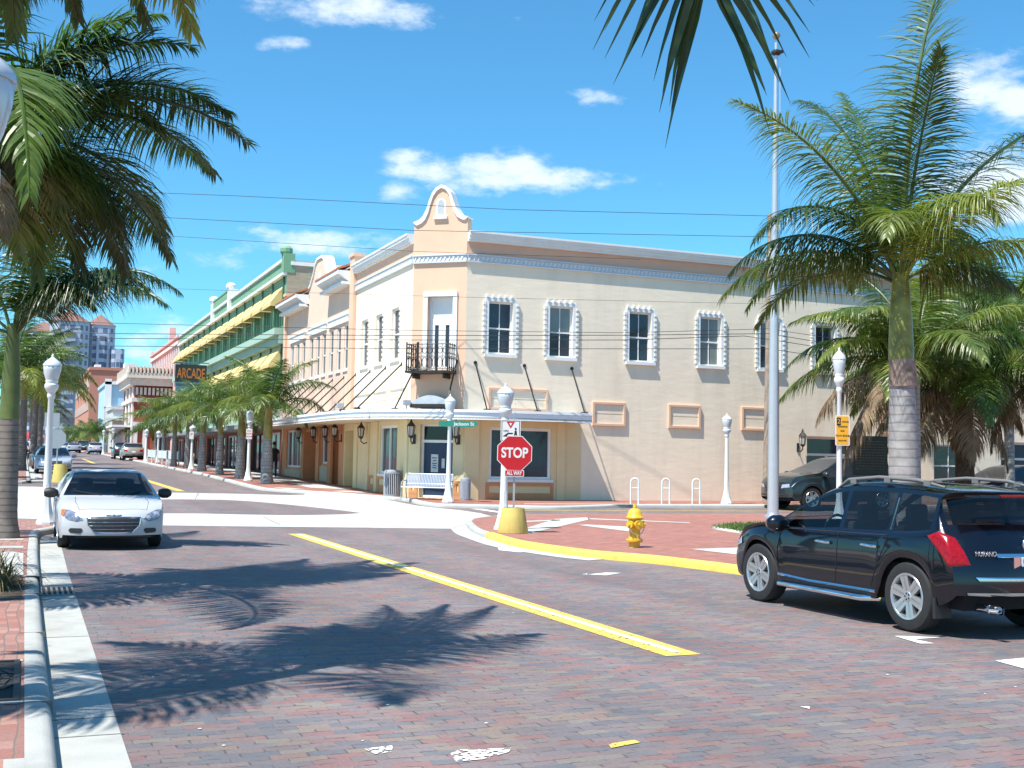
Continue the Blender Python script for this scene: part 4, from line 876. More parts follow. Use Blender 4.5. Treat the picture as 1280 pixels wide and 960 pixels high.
# arcade blade sign across the walk
SY=89.4
xl=pY(219,466,SY).x; XRs=pY(258,466,SY).x; zt_a=pY(238,456,SY).z; zb_a=pY(238,478,SY).z
s=MB(); s.box(xl,XRs,SY-.14,SY+.14,zb_a,zt_a); sg=gp_(s,'sign_board',mat('sign_dark',(.016,.03,.035),.5))
text('ARCADE',(zt_a-zb_a)*.80,mat('sign_orange',(.42,.15,.03),.5),sg,FACE_S((xl+XRs)/2,SY-.15,(zt_a+zb_a)/2-.03),fit=(XRs-xl)*.9,bold=.02)
s=MB(); s.box(xl,13.05,SY-.16,SY+.16,zb_a-.12,zb_a); s.build('sign_ledge',mat('sign_teal',(.10,.20,.22),.5),sg)
s=MB(); s.box(xl-.05,13.05,SY-.05,SY+.05,zt_a+.12,zt_a+.2); s.build('sign_rail',MATS['sign_teal'],sg)
s=MB(); s.box(xl+.05,XRs,SY-.12,SY+.12,zb_a-.9,zb_a-.12); s.build('sign_panel',MATS['sign_teal'],sg)
# ---------------- pink building
s=empty('pink_building',(13.2,127,0),'pink stucco building with pilasters standing past the green building','building'); pinv=Matrix.Translation((-13.2,-127,0))
def addto(root,inv):
    def f(mb,name,m,par=None,**kw):
        o=mb.build(name,m,par or root,**kw)
        if par is None: o.matrix_parent_inverse=inv
        return o
    return f
pk=addto(s,pinv); b=MB(); b.box(13.2,34,113.2,140,0,12.6); pk(b,'wall',pink)
b=FL.mb()
for i in range(16): u=113.6+i*1.65; b.box(u,u+.45,-.06,.2,8.5,12.0)
b.box(113.2,140,-.2,.3,12.0,12.3); pk(b,'pilaster',mat('pink_trim',(.78,.60,.56),.8))
b=FL.mb(); b.box(113.2,140,-.25,.4,12.6,12.8); b.box(121,122,-.1,.5,12.8,14.0); b.box(139,140,-.1,.5,12.8,13.2); b.box(121.2,121.8,-.1,.5,14,14.3); pk(b,'coping',pink)
b=FL.mb()
for i in range(15): u=114.2+i*1.65; b.box(u+.1,u+.85,-.02,.1,9.0,11.5)
pk(b,'window',mat('pink_win',(.30,.22,.22),.3))
# ---------------- brick restaurant with white cornice and tile edge
YB=119; x0=pY(169,470,YB).x; x1=pY(215,470,YB).x; zt_r=pY(190,462,YB).z
rr=empty('brick_restaurant',(x0+2,YB,0),'red brick and white corner restaurant with bracketed tile cornice','building'); rv=Matrix.Translation((-x0-2,-YB,0)); rp_=addto(rr,rv)
b=MB(); b.box(x0,x1+6,YB,YB+13,0,zt_r-.3); rp_(b,'wall',red_brick)
b=MB(); b.box(x0-.5,x1+6,YB-.5,YB+13.2,zt_r-1.6,zt_r-.9); b.box(x0-.8,x1+6,YB-.8,YB+13.5,zt_r-.9,zt_r-.4); b.box(x0-.25,x1,YB-.25,YB+13.1,zt_r-3.2,zt_r-2.8); rp_(b,'cornice',mat('cornice_cream',(.68,.62,.54),.7))
for i in range(14): b=MB(); x=x0-.7+i*(x1-x0+1.4)/14; b.box(x,x+.18,YB-.85,YB,zt_r-.4,zt_r+.25); rp_(b,'bracket',MATS['cornice_cream'])
for i in range(9): b=MB(); x=x0+.1+i*(x1-x0)/9; b.box(x,x+.22,YB-.3,YB,zt_r-2.5,zt_r-1.8); rp_(b,'bracket',MATS['cornice_cream'])
for i in range(12): b=MB(); y=YB+i*1.1; b.box(x0-.85,x0,y,y+.18,zt_r-.4,zt_r+.25); rp_(b,'bracket',MATS['cornice_cream'])
b=MB(); b.box(x0-.4,x1+6,YB-.4,YB+13,zt_r-.35,zt_r+.15); rp_(b,'roof',tile_red)
b=MB()
for y in (YB+.4,YB+4,YB+8): b.box(x0-.15,x0,y,y+1.0,.9,zt_r-1.7)
for x in (x0+.05,x0+.9): b.box(x,x+.35,YB-.15,YB,.9,4.3)
b.box(x0-.2,x0+2.2,YB-.25,YB,4.3,4.7); b.box(x0+2.8,x0+4,YB-1.2,YB,4.4,4.7); rp_(b,'pilaster',trim_w)
for i in range(2):
    x=x0+2.2+i*1.7; b=MB(); b.box(x,x+1.2,YB-.05,YB,1.7,3.8); rp_(b,'window',dark_glass)
b=MB(); b.box(x0-1.9,x0,YB+1,YB+10,4.2,4.4); rp_(b,'canopy',trim_w)
# ---------------- further blocks
def block(name,label,px0,px1,ptop,Y,depth,m,wins=None,extra=None):
    X0=pY(px0,ptop,Y).x; X1=pY(px1,ptop,Y).x; zt=pY((px0+px1)/2,ptop,Y).z
    ro=empty(name,((X0+X1)/2,Y,0),label,'building'); inv=Matrix.Translation((-(X0+X1)/2,-Y,0)); ap_=addto(ro,inv)
    b=MB(); b.box(X0,X1,Y,Y+depth,-1,zt); ap_(b,'wall',m); b=MB(); b.box(X0-.2,X1+.2,Y-.2,Y+depth,zt,zt+.5); ap_(b,'coping',m)
    return ro,inv,ap_,X0,X1,zt
ro,inv,ap_,X0,X1,zt=block('office_block','plain terracotta office block with banded windows on its street side',113,158,463,215,60,terra)
for z in (5,9,13):
    if z<zt-1: b=MB(); b.box(X0-.1,X0,216,273,z,z+1.6); ap_(b,'window_band',mat('band_window',(.55,.36,.27),.4))
b=MB(); b.box(X0+6,X0+8,220,224,zt+.5,zt+1.8); b.box(X0+1,X0+2,220,224,zt+.5,zt+1.3); ap_(b,'roof_vent',trim_w)
ro,inv,ap_,X0,X1,zt=block('shop_building','pale blue narrow building with white trim in front of the terracotta block',134,160,481,178,20,blue_b)
b=MB(); b.box(X0-.3,X0+.6,177.6,178,0,zt+.8); b.box(X0-.3,X1,177.6,178,zt,zt+.4); ap_(b,'trim',trim_w)
for i in range(2): b=MB(); b.box(X0+1.2+i*1.6,X0+2.1+i*1.6,177.9,178,4.5,7.5); ap_(b,'window',dark_glass)
ro,inv,ap_,X0,X1,zt=block('gallery_house','small white building with a railed upper gallery beside the brick restaurant',141,160,512,168,15,mat('gallery_white',(.55,.55,.52),.7))
b=MB(); b.box(X0-1.2,X1,167,168,zt-1.5,zt-1.2); b.box(X0-1.2,X0-1.0,167,167.2,zt-1.2,zt+.3); b.box(X0-1.2,X1,167,167.08,zt+.1,zt+.25); ap_(b,'gallery',trim_w)
# ---------------- high-rise towers far off
TY=470; twm=tower_mat('tower_wall',(.40,.44,.54),(.12,.16,.25),3.6,3.3); twc=tower_mat('tower_balcony',(.36,.40,.50),(.10,.13,.21),9.0,3.3)
hi=empty('highrise_towers',(10,TY,0),'cluster of grey blue high rise apartment towers with red hipped roofs','tower'); hinv=Matrix.Translation((-10,-TY,0)); hp=addto(hi,hinv)
for px0,px1,pe,pp,dy in ((30,80,414,404,18),(63,113,401,389,0),(108,145,406,396,6),(140,156,436,None,3)):
    X0=pY(px0,pe,TY+dy).x; X1=pY(px1,pe,TY+dy).x; ze=pY((px0+px1)/2,pe,TY+dy).z; w=X1-X0; y0=TY+dy
    b=MB(); c=w*.22; P=[(X0,y0+c),(X0+c,y0),(X1-c,y0),(X1,y0+c),(X1,y0+w),(X0,y0+w)]; b.prism(P,-5,ze); t=hp(b,'tower_wing',twm)
    b=MB(); b.box(X0+w*.36,X0+w*.64,y0-1.5,y0,0,ze-4); b.build('balcony_stack',twc,t)
    if pp:
        za=pY((px0+px1)/2,pp,y0).z+1.5; b=MB(); n=len(P); cx=(X0+X1)/2; cy=y0+w/2
        Q=[(cx+(x-cx)*1.06,cy+(y-cy)*1.06) for x,y in P]; b.add([(x,y,ze) for x,y in Q]+[(cx,cy,za)],[(i,(i+1)%n,n) for i in range(n)]+[tuple(range(n))]); b.build('roof',mat('tower_roof',(.24,.13,.11),.8),t)
# low bridge deck closing the street on the left
b=empty('footbridge',(4,330,0),'dark low bridge deck crossing the far end of the street','bridge'); bp_=addto(b,Matrix.Translation((-4,-330,0)))
zb=pY(85,527,330).z; m=MB(); m.box(-25,22,330,334,zb-.4,zb+1.2); bp_(m,'deck',mat('bridge_dark',(.10,.11,.12),.8)); m=MB(); m.box(-25,22,330,330.1,zb+1.2,zb+3.0); bp_(m,'railing',mat('bridge_rail',(.16,.18,.2),.7))
# ================================================================ VEHICLES
tyre_m=mat('tyre_rubber',(.018,.018,.019),.8,.2,10); rim_m=mat('alloy_rim',(.62,.63,.65),.28,.04,5,metal=.85); well_m=mat('underbody_black',(.008,.008,.009),.9)
black_plastic=mat('black_plastic',(.02,.02,.022),.5,.1,9); chrome=mat('chrome',(.75,.76,.78),.08,.02,4,metal=1.0); grey_plastic=mat('bumper_grey',(.16,.155,.15),.5,.06,8)
red_lens=mat('red_lens',(.27,.004,.008),.2,.35,34,coat=.25,spec=.3); amber=mat('amber_lens',(.65,.16,.03),.2,.1,20); clear_lens=mat('headlight_lens',(.45,.48,.52),.08,.35,16,coat=1); plate_m=mat('plate_white',(.6,.62,.68),.5,.06,30)
seat_m=mat('seat_dark',(.02,.021,.024),.9,.2,6); seat_t=mat('seat_grey',(.09,.09,.095),.9,.2,6)
tint=glass('car_glass',(.78,.84,.82),.02); tint_w=glass('windscreen_glass',(.42,.50,.56),.22); tint_d=glass('car_glass_privacy',(.30,.33,.34),.30)
def interp(pts,x):
    """smooth curve through (x, value) points"""
    if x<=pts[0][0]: return pts[0][1]
    if x>=pts[-1][0]: return pts[-1][1]
    for i in range(len(pts)-1):
        if pts[i][0]<=x<=pts[i+1][0]:
            x0,y0=pts[i]; x1,y1=pts[i+1]; h=x1-x0; t=(x-x0)/h
            def sl(j):
                if j<=0 or j>=len(pts)-1:
                    a,b=(0,1) if j<=0 else (len(pts)-2,len(pts)-1); return (pts[b][1]-pts[a][1])/(pts[b][0]-pts[a][0])
                d0=(pts[j][1]-pts[j-1][1])/(pts[j][0]-pts[j-1][0]); d1=(pts[j+1][1]-pts[j][1])/(pts[j+1][0]-pts[j][0])
                return 0 if d0*d1<=0 else 2*d0*d1/(d0+d1)
            m0,m1=sl(i)*h,sl(i+1)*h
            return (2*t**3-3*t*t+1)*y0+(t**3-2*t*t+t)*m0+(-2*t**3+3*t*t)*y1+(t**3-t*t)*m1
def wheel_parts(root,x,y,r,wd,side,spokes=6,rimf=.66,rm=None):
    w=MB(); prof=[(r*rimf,-.5),(r*.8,-.52),(r*.93,-.48),(r*.985,-.36),(r,-.2),(r,.2),(r*.985,.36),(r*.93,.48),(r*.8,.52),(r*rimf,.5)]
    w.lathe([(a,b*wd) for a,b in prof],30,(0,0,0),'y',cap=False); o=w.build('wheel',tyre_m,root,smooth=40); o.location=(x,y,r)
    rm=rm or rim_m; m=MB(); R_=r*rimf; f=side*wd
    m.lathe([(R_*1.02,f*.50),(R_*1.0,f*.53),(R_*.93,f*.52),(R_*.88,f*.40),(R_*.86,-f*.3)],30,(0,0,0),'y',cap=False)
    m.lathe([(.001,f*.47),(R_*.2,f*.47),(R_*.26,f*.42),(R_*.3,f*.2)],18,(0,0,0),'y',cap=False)
    for k in range(spokes):
        a=2*PI*k/spokes+.3; ca,sa=math.cos(a),math.sin(a); 
        def P(rad,t,yy): return (ca*rad-sa*t,yy,sa*rad+ca*t)
        for off in ((-.03,.03) if spokes<9 else (0,)):
            hw=R_*.105; o1=off*R_/.25*.62
            m.add([P(R_*.16,o1-hw,f*.43),P(R_*.16,o1+hw,f*.43),P(R_*.95,o1*1.5+hw*1.25,f*.50),P(R_*.95,o1*1.5-hw*1.25,f*.50),P(R_*.16,o1-hw,f*.2),P(R_*.16,o1+hw,f*.2),P(R_*.95,o1*1.5+hw*1.25,f*.25),P(R_*.95,o1*1.5-hw*1.25,f*.25)],[(0,1,2,3),(0,1,5,4),(1,2,6,5),(2,3,7,6),(3,0,4,7)])
    m.build('rim',rm,o,smooth=35)
    b=MB(); b.lathe([(.01,f*.12),(R_*.9,f*.12)],24,(0,0,0),'y',cap=False)
    for k in range(5): a=2*PI*k/5; b.lathe([(R_*.045,f*.44),(R_*.045,f*.485)],6,(R_*.13*math.cos(a),0,R_*.13*math.sin(a)),'y')
    b.build('brake_disc',black_plastic,o); return o
def make_car(name,label,cat,S,loc,rz,group=None,scale=1.0,detail=2):
    """S: curves along the length (x forward): top, belt, sill; wheels; pillars"""
    root=empty(name,loc,label,cat,group,rz,scale)
    L,W=S['L'],S['W']/2; xf,xr=S['front'],S['front']-L; axf,axr=S['axles']; r=S['wheel_r']; ra=r*S.get('arch',1.17); tum=S.get('tumble',.80)
    xs=set(xr+L*i/46 for i in range(47))
    for ax in (axf,axr):
        for k in range(17): xs.add(ax+ra*math.cos(PI*k/16))
    for d in (.02,.05,.1,.16,.24): xs.add(xf-d); xs.add(xr+d)
    for v in S['pillars']: xs|={v[0],v[1]}
    for k in ('cowl','roof_f','roof_r','deck'): xs.add(S[k])
    xs=sorted(x for x in xs if xr-1e-6<=x<=xf+1e-6)
    out=[xs[0]]
    keep={round(v,4) for p in S['pillars'] for v in p[:2]}|{round(S[k],4) for k in ('cowl','roof_f','roof_r','deck')}
    for x in xs[1:]:
        if x-out[-1]<.018:
            if round(x,4) in keep: out[-1]=x
            continue
        out.append(x)
    xs=out
    def sweep(x,y):
        sF=max(0,min(1,(x-(xf-1.0))/1.0)); sR=max(0,min(1,((xr+.8)-x)/.8)); k=(abs(y)/W)**2.4
        return -S.get('kf',.28)*k*sF**2+S.get('kr',.16)*k*sR**2
    def lean(x,z):
        sF=max(0,min(1,(x-(xf-.5))/.5)); sR=max(0,min(1,((xr+.5)-x)/.5))
        zf=S.get('nose_z',.45); return -S.get('nose',.5)*max(0,z-zf)**2*sF-S.get('chin',.6)*max(0,zf-.08-z)**2*sF + S.get('tail',.15)*max(0,z-.6)**2*sR+.6*max(0,.42-z)**2*sR
    def plan(x):
        a=1-.06*max(0,(x-(xf-1.1))/1.1)**2-.05*max(0,((xr+1.0)-x)/1.0)**2; return W*a
    sec=[]
    for x in xs:
        zt=interp(S['top'],x); zb=min(interp(S['belt'],x),zt-.012); zl=interp(S['sill'],x); zs=zl
        for ax in (axf,axr):
            if abs(x-ax)<ra: zl=max(zl,r+math.sqrt(ra*ra-(x-ax)**2)*.985)
        w=plan(x); H=zt-zb; wt=w*(1-(1-tum)*min(1,H/S['gh'])); flare=0
        for ax in (axf,axr): flare=max(flare,.022*max(0,1-((x-ax)/(ra*1.35))**2))
        zr=lambda q: zl+(zb-zl)*q
        pts=[(w*.975+flare,zl),(w*.992+flare,zr(.12)),(w*1.0+flare*.8,zr(.3)),(w*1.0+flare*.4,zr(.5)),(w*.998,zr(.68)),(w*.988,zr(.84)),(w*.972,zr(.94)),(w*.952,zb)]
        wb=w*.94
        pts+=[(wb-(wb-wt)*.03,zb+H*.03),(wb-(wb-wt)*.86,zb+H*.80),(wb-(wb-wt)*.94,zb+H*.885),(wt*.93,zb+H*.945),(wt*.80,zb+H*.978),(wt*.45,zb+H*.996),(0.0,zt)]
        sec.append(pts)
    NP=len(sec[0]); 
    V=[]; idx={}
    def P3(i,y,z): x=xs[i]; return (x+sweep(x,y)+lean(x,z),y,z)
    for i,pts in enumerate(sec):
        for k,(y,z) in enumerate(pts):
            idx[i,k,1]=len(V); V.append(P3(i,y,z))
            if k==NP-1: idx[i,k,-1]=idx[i,k,1]
            else: idx[i,k,-1]=len(V); V.append(P3(i,-y,z))
    body=[];glassF={}
    def inside(i,spans):
        m_=(xs[i]+xs[i+1])/2
        for n_,s in enumerate(spans):
            if s[0]<=m_<=s[1]: return n_
        return None
    for i in range(len(xs)-1):
        xm=(xs[i]+xs[i+1])/2
        for k in range(NP-1):
            for sd in (1,-1):
                f=(idx[i,k,sd],idx[i+1,k,sd],idx[i+1,k+1,sd],idx[i,k+1,sd])
                f=tuple(dict.fromkeys(f))
                n_=inside(i,S['pillars'])
                if k==8 and n_ is not None: glassF.setdefault(('side_window',n_,sd),[]).append(f)
                elif k>=11 and S['roof_f']<xm<S['cowl']: glassF.setdefault(('windscreen',0,0),[]).append(f)
                elif k>=11 and S['deck']<xm<S['roof_r'] : glassF.setdefault(('rear_window',0,0),[]).append(f)
                else: body.append(f)
    # closing faces at nose and tail
    for i,sg in ((0,-1),(len(xs)-1,1)):
        prev=None; M_=10
        for k in range(NP):
            y,z=sec[i][k]; row=[]
            for j in range(M_+1):
                t=1-2*j/M_
                if j==0: row.append(idx[i,k,1])
                elif j==M_: row.append(idx[i,k,-1])
                else: row.append(len(V)); V.append(P3(i,y*t,z))
            if prev:
                for j in range(M_):
                    f=tuple(dict.fromkeys((prev[j],prev[j+1],row[j+1],row[j])))
                    if len(f)>2: body.append(f)
            prev=row
    allf=body+[f for v in glassF.values() for f in v]
    bvh=BVHTree.FromPolygons([Vector(v) for v in V],allf)
    mb=MB(); mb.add(V,body); bo=mb.build('body',S['paint'],root,smooth=38,merge=True)
    for (n_,i,sd),fs in glassF.items():
        mb=MB(); used=sorted({a for f in fs for a in f}); mp_={a:q for q,a in enumerate(used)}; mb.add([V[a] for a in used],[tuple(mp_[a] for a in f) for f in fs])
        gm=S['pillars'][i][2] if n_=='side_window' and len(S['pillars'][i])>2 else (S.get('rear_glass',tint_w) if n_=='rear_window' else tint_w)
        mb.build(n_,gm if detail>0 else dark_glass,root,smooth=60,merge=True)
    # underside, wheels, cabin
    mb=MB(); mb.box(xr+.25,xf-.25,-W*.78,W*.78,S['clear'],S['clear']+.35)
    for ax in (axf,axr): mb.box(ax-ra*.98,ax+ra*.98,-W*.80,W*.80,.3,r+ra*.9)
    mb.build('underbody',well_m,root)
    wd=S.get('wheel_w',.22)
    for ax in (axf,axr):
        for sd in (1,-1): wheel_parts(root,ax,sd*(W*.985-wd/2),r,wd,sd,S.get('spokes',6),S.get('rimf',.66),S.get('rim'))
    if detail>0:
        zb=interp(S['belt'],S['cowl']); mb=MB(); c0,c1=S['deck'] if S['deck']>xr+.5 else xr+.4,S['cowl']
        mb.box(c0,c1-.05,-W*.86,W*.86,S['clear']+.1,zb-.28)
        mb.box(c1-.55,c1-.05,-W*.84,W*.84,zb-.28,zb-.02); mb.build('cabin_trim',seat_m,root)
        sx=S['seats']
        for x in sx:
            for y in ((-.38,.38) if x==sx[0] else (-.36,.36)):
                mb=MB(); mb.box(x-.1,x+.05,y-.24,y+.24,zb-.3,zb+.12); mb.box(x-.08,x+.02,y-.13,y+.13,zb+.14,zb+.33); mb.build('seat',seat_t,root,bevel=.03)
        mb=MB(); 
        pth=[(S['cowl']-.55,.38+.19*math.cos(a),zb-.02+.19*math.sin(a)) for a in [2*PI*k/16 for k in range(17)]]; mb.tube(pth,.018,6); mb.build('steering_wheel',black_plastic,root)
    def patch(poly,axis,m,name,off=.006,par=None,n=7,sub=4,flip=1):
        """panel that hugs the body: poly given in (x,z) for the sides ('y'), (y,z) for nose/tail, (x,y) for the top"""
        pts=[]
        for a,b in zip(poly,poly[1:]+poly[:1]):
            for j in range(sub): pts.append((a[0]+(b[0]-a[0])*j/sub,a[1]+(b[1]-a[1])*j/sub))
        cx=sum(p[0] for p in pts)/len(pts); cy=sum(p[1] for p in pts)/len(pts)
        def drop(p):
            if axis in ('+y','-y'): o_=Vector((p[0],3 if axis=='+y' else -3,p[1])); d=Vector((0,-1 if axis=='+y' else 1,0))
            elif axis in ('+x','-x'): o_=Vector((5 if axis=='+x' else -7,p[0],p[1])); d=Vector((-1 if axis=='+x' else 1,0,0))
            else: o_=Vector((p[0],p[1],4)); d=Vector((0,0,-1))
            h=bvh.ray_cast(o_,d)
            if h[0] is None: return None
            nn=h[1] if h[1].dot(d)<0 else -h[1]; return h[0]+nn*off
        mb=MB(); rings=[[drop((cx+(p[0]-cx)*s,cy+(p[1]-cy)*s)) for p in pts] for s in [q/n for q in range(n,0,-1)]]
        N_=len(pts); c=drop((cx,cy)); vs=[];ok=[]
        for rg in rings:
            for p in rg: ok.append(p is not None); vs.append(p or Vector())
        vs.append(c or Vector()); fs=[]
        for k in range(n-1):
            for j in range(N_):
                f=(k*N_+j,k*N_+(j+1)%N_,(k+1)*N_+(j+1)%N_,(k+1)*N_+j)
                if all(ok[q] for q in f): fs.append(f)
        for j in range(N_):
            f=((n-1)*N_+j,(n-1)*N_+(j+1)%N_,n*N_)
            if c is not None and all(ok[q] for q in f[:2]): fs.append(f)
        mb.add(vs,fs); return mb.build(name,m,par or root,smooth=60)
    def seam(pts,axis,m=None,rad=.006,name='seam',off=.001):
        """thin line following the body"""
        P=[]
        for a,b in zip(pts,pts[1:]):
            for j in range(8): P.append((a[0]+(b[0]-a[0])*j/8,a[1]+(b[1]-a[1])*j/8))
        P.append(pts[-1]); Q=[]
        for p in P:
            if axis in ('+y','-y'): h=bvh.ray_cast(Vector((p[0],3 if axis=='+y' else -3,p[1])),Vector((0,-1 if axis=='+y' else 1,0)))
            elif axis in ('+x','-x'): h=bvh.ray_cast(Vector((5 if axis=='+x' else -7,p[0],p[1])),Vector((-1 if axis=='+x' else 1,0,0)))
            else: h=bvh.ray_cast(Vector((p[0],p[1],4)),Vector((0,0,-1)))
            if h[0] is not None: Q.append(h[0])
        if len(Q)<2: return
        mb=MB(); mb.tube(Q,rad,5); return mb.build(name,m or well_m,root)
    def hit(axis,a,b):
        if axis in ('+y','-y'): h=bvh.ray_cast(Vector((a,3 if axis=='+y' else -3,b)),Vector((0,-1 if axis=='+y' else 1,0)))
        elif axis in ('+x','-x'): h=bvh.ray_cast(Vector((5 if axis=='+x' else -7,a,b)),Vector((-1 if axis=='+x' else 1,0,0)))
        else: h=bvh.ray_cast(Vector((a,b,4)),Vector((0,0,-1)))
        return h[0]
    def mirror(x,z,m,sc=1):
        for sd in (1,-1):
            h=hit('+y' if sd>0 else '-y',x,z-.08) or Vector((x,sd*W*.93,z)); mb=MB(); mb.add([],[])
            mb.lathe([(.001,-.13*sc),(.07*sc,-.12*sc),(.095*sc,-.04*sc),(.09*sc,.05*sc),(.05*sc,.11*sc),(.001,.125*sc)],12,(x,h.y+sd*.15*sc,z),'y'); o=mb.build('mirror',m,root,smooth=60)
            mb=MB(); mb.tube([(x+.03,h.y,z-.06),(x+.01,h.y+sd*.1,z-.02)],.03,6); mb.build('mirror_arm',black_plastic,o)
    inv=(Matrix.Translation(loc)@Matrix.Rotation(rz,4,'Z')@Matrix.Scale(scale,4)).inverted()
    def hit_px(px,py):
        o_=inv@CC; d=((inv@(CC+ray(px,py)))-o_).normalized(); return bvh.ray_cast(o_,d)[0]
    def patch_px(poly,m,name,off=.01,flip=False,n=8,sub=5):
        """panel on the body whose outline was measured from one side; flip mirrors it to the other side"""
        pts=[(a[0]+(b[0]-a[0])*j/sub,a[1]+(b[1]-a[1])*j/sub) for a,b in zip(poly,poly[1:]+poly[:1]) for j in range(sub)]
        cx=sum(p[0] for p in pts)/len(pts); cy=sum(p[1] for p in pts)/len(pts); o_=inv@CC; vs=[]; N_=len(pts)
        for k in range(n,-1,-1):
            for p in (pts if k else [(cx,cy)]):
                q=(cx+(p[0]-cx)*k/n,cy+(p[1]-cy)*k/n) if k else p
                d=((inv@(CC+ray(*q)))-o_).normalized(); h=bvh.ray_cast(o_,d); nn=h[1] if h[1].dot(d)<0 else -h[1]
                v=h[0]+nn*off*(1 if k<n else -.2); vs.append(Vector((v.x,-v.y,v.z)) if flip else v)
        fs=[(k*N_+j,k*N_+(j+1)%N_,(k+1)*N_+(j+1)%N_,(k+1)*N_+j) for k in range(n-1) for j in range(N_)]+[((n-1)*N_+j,(n-1)*N_+(j+1)%N_,n*N_) for j in range(N_)]
        mb=MB(); mb.add(vs,fs); return mb.build(name,m,root,smooth=60)
    return dict(hit_px=hit_px,patch_px=patch_px,root=root,patch=patch,seam=seam,hit=hit,mirror=mirror,W=W,xf=xf,xr=xr,bvh=bvh)
def spec_suv(paint,side=tint,priv=tint_d):
    return dict(L=4.66,W=1.88,front=2.30,axles=(1.37,-1.455),wheel_r=.385,wheel_w=.235,arch=1.13,clear=.30,gh=.56,tumble=.74,nose_z=.55,nose=.55,tail=.8,kf=.42,kr=.26,paint=paint,rimf=.655,
      top=[(-2.47,1.03),(-2.44,1.10),(-2.36,1.20),(-2.17,1.36),(-2.02,1.48),(-1.8,1.555),(-1.2,1.615),(-.6,1.63),(-.3,1.62),(.05,1.565),(.5,1.36),(.95,1.11),(1.1,1.07),(1.5,1.02),(2.0,.93),(2.2,.85),(2.30,.74)],
      belt=[(-2.47,1.02),(-1.9,1.12),(-1.5,1.085),(-1.0,1.06),(0,1.03),(.7,1.01),(1.0,1.01),(1.4,.98),(2.0,.84),(2.3,.66)],sill=[(-2.47,.52),(-2.2,.40),(-1.9,.33),(-.9,.30),(.9,.29),(1.9,.30),(2.2,.34),(2.3,.42)],
      cowl=.98,roof_f=.12,roof_r=-2.03,deck=-2.38,pillars=[(-.24,.80,side),(-1.10,-.31,priv),(-1.78,-1.18,priv)],seats=(-.12,-.95),rear_glass=priv,spokes=6)
def spec_sedan(paint):
    return dict(L=4.84,W=1.79,front=2.42,axles=(1.42,-1.32),wheel_r=.32,wheel_w=.205,arch=1.12,clear=.2,gh=.5,tumble=.69,nose_z=.42,nose=.9,chin=1.2,kf=.36,kr=.2,tail=.2,paint=paint,rimf=.62,
      top=[(-2.42,.92),(-2.36,.99),(-2.0,1.02),(-1.65,1.05),(-1.3,1.19),(-.9,1.33),(-.5,1.37),(-.1,1.375),(.25,1.335),(.6,1.19),(1.05,.945),(1.25,.89),(1.6,.85),(2.0,.78),(2.2,.72),(2.34,.665),(2.42,.56)],
      belt=[(-2.42,.86),(-1.6,.94),(-.5,.91),(.5,.88),(1.1,.865),(1.5,.81),(2.0,.73),(2.3,.62),(2.42,.50)],sill=[(-2.42,.42),(-2.2,.30),(-1.5,.22),(1.5,.2),(2.2,.2),(2.36,.22),(2.42,.26)],
      cowl=1.14,roof_f=.26,roof_r=-.72,deck=-1.58,pillars=[(-.05,.92,tint),(-.95,-.11,tint)],seats=(0,-.75),spokes=5)
suv_black=mat('black_car_paint',(.002,.0022,.004),.3,.1,2,coat=1,spec=.25); silver=mat('silver_white_paint',(.47,.475,.465),.42,.03,2,coat=.35)
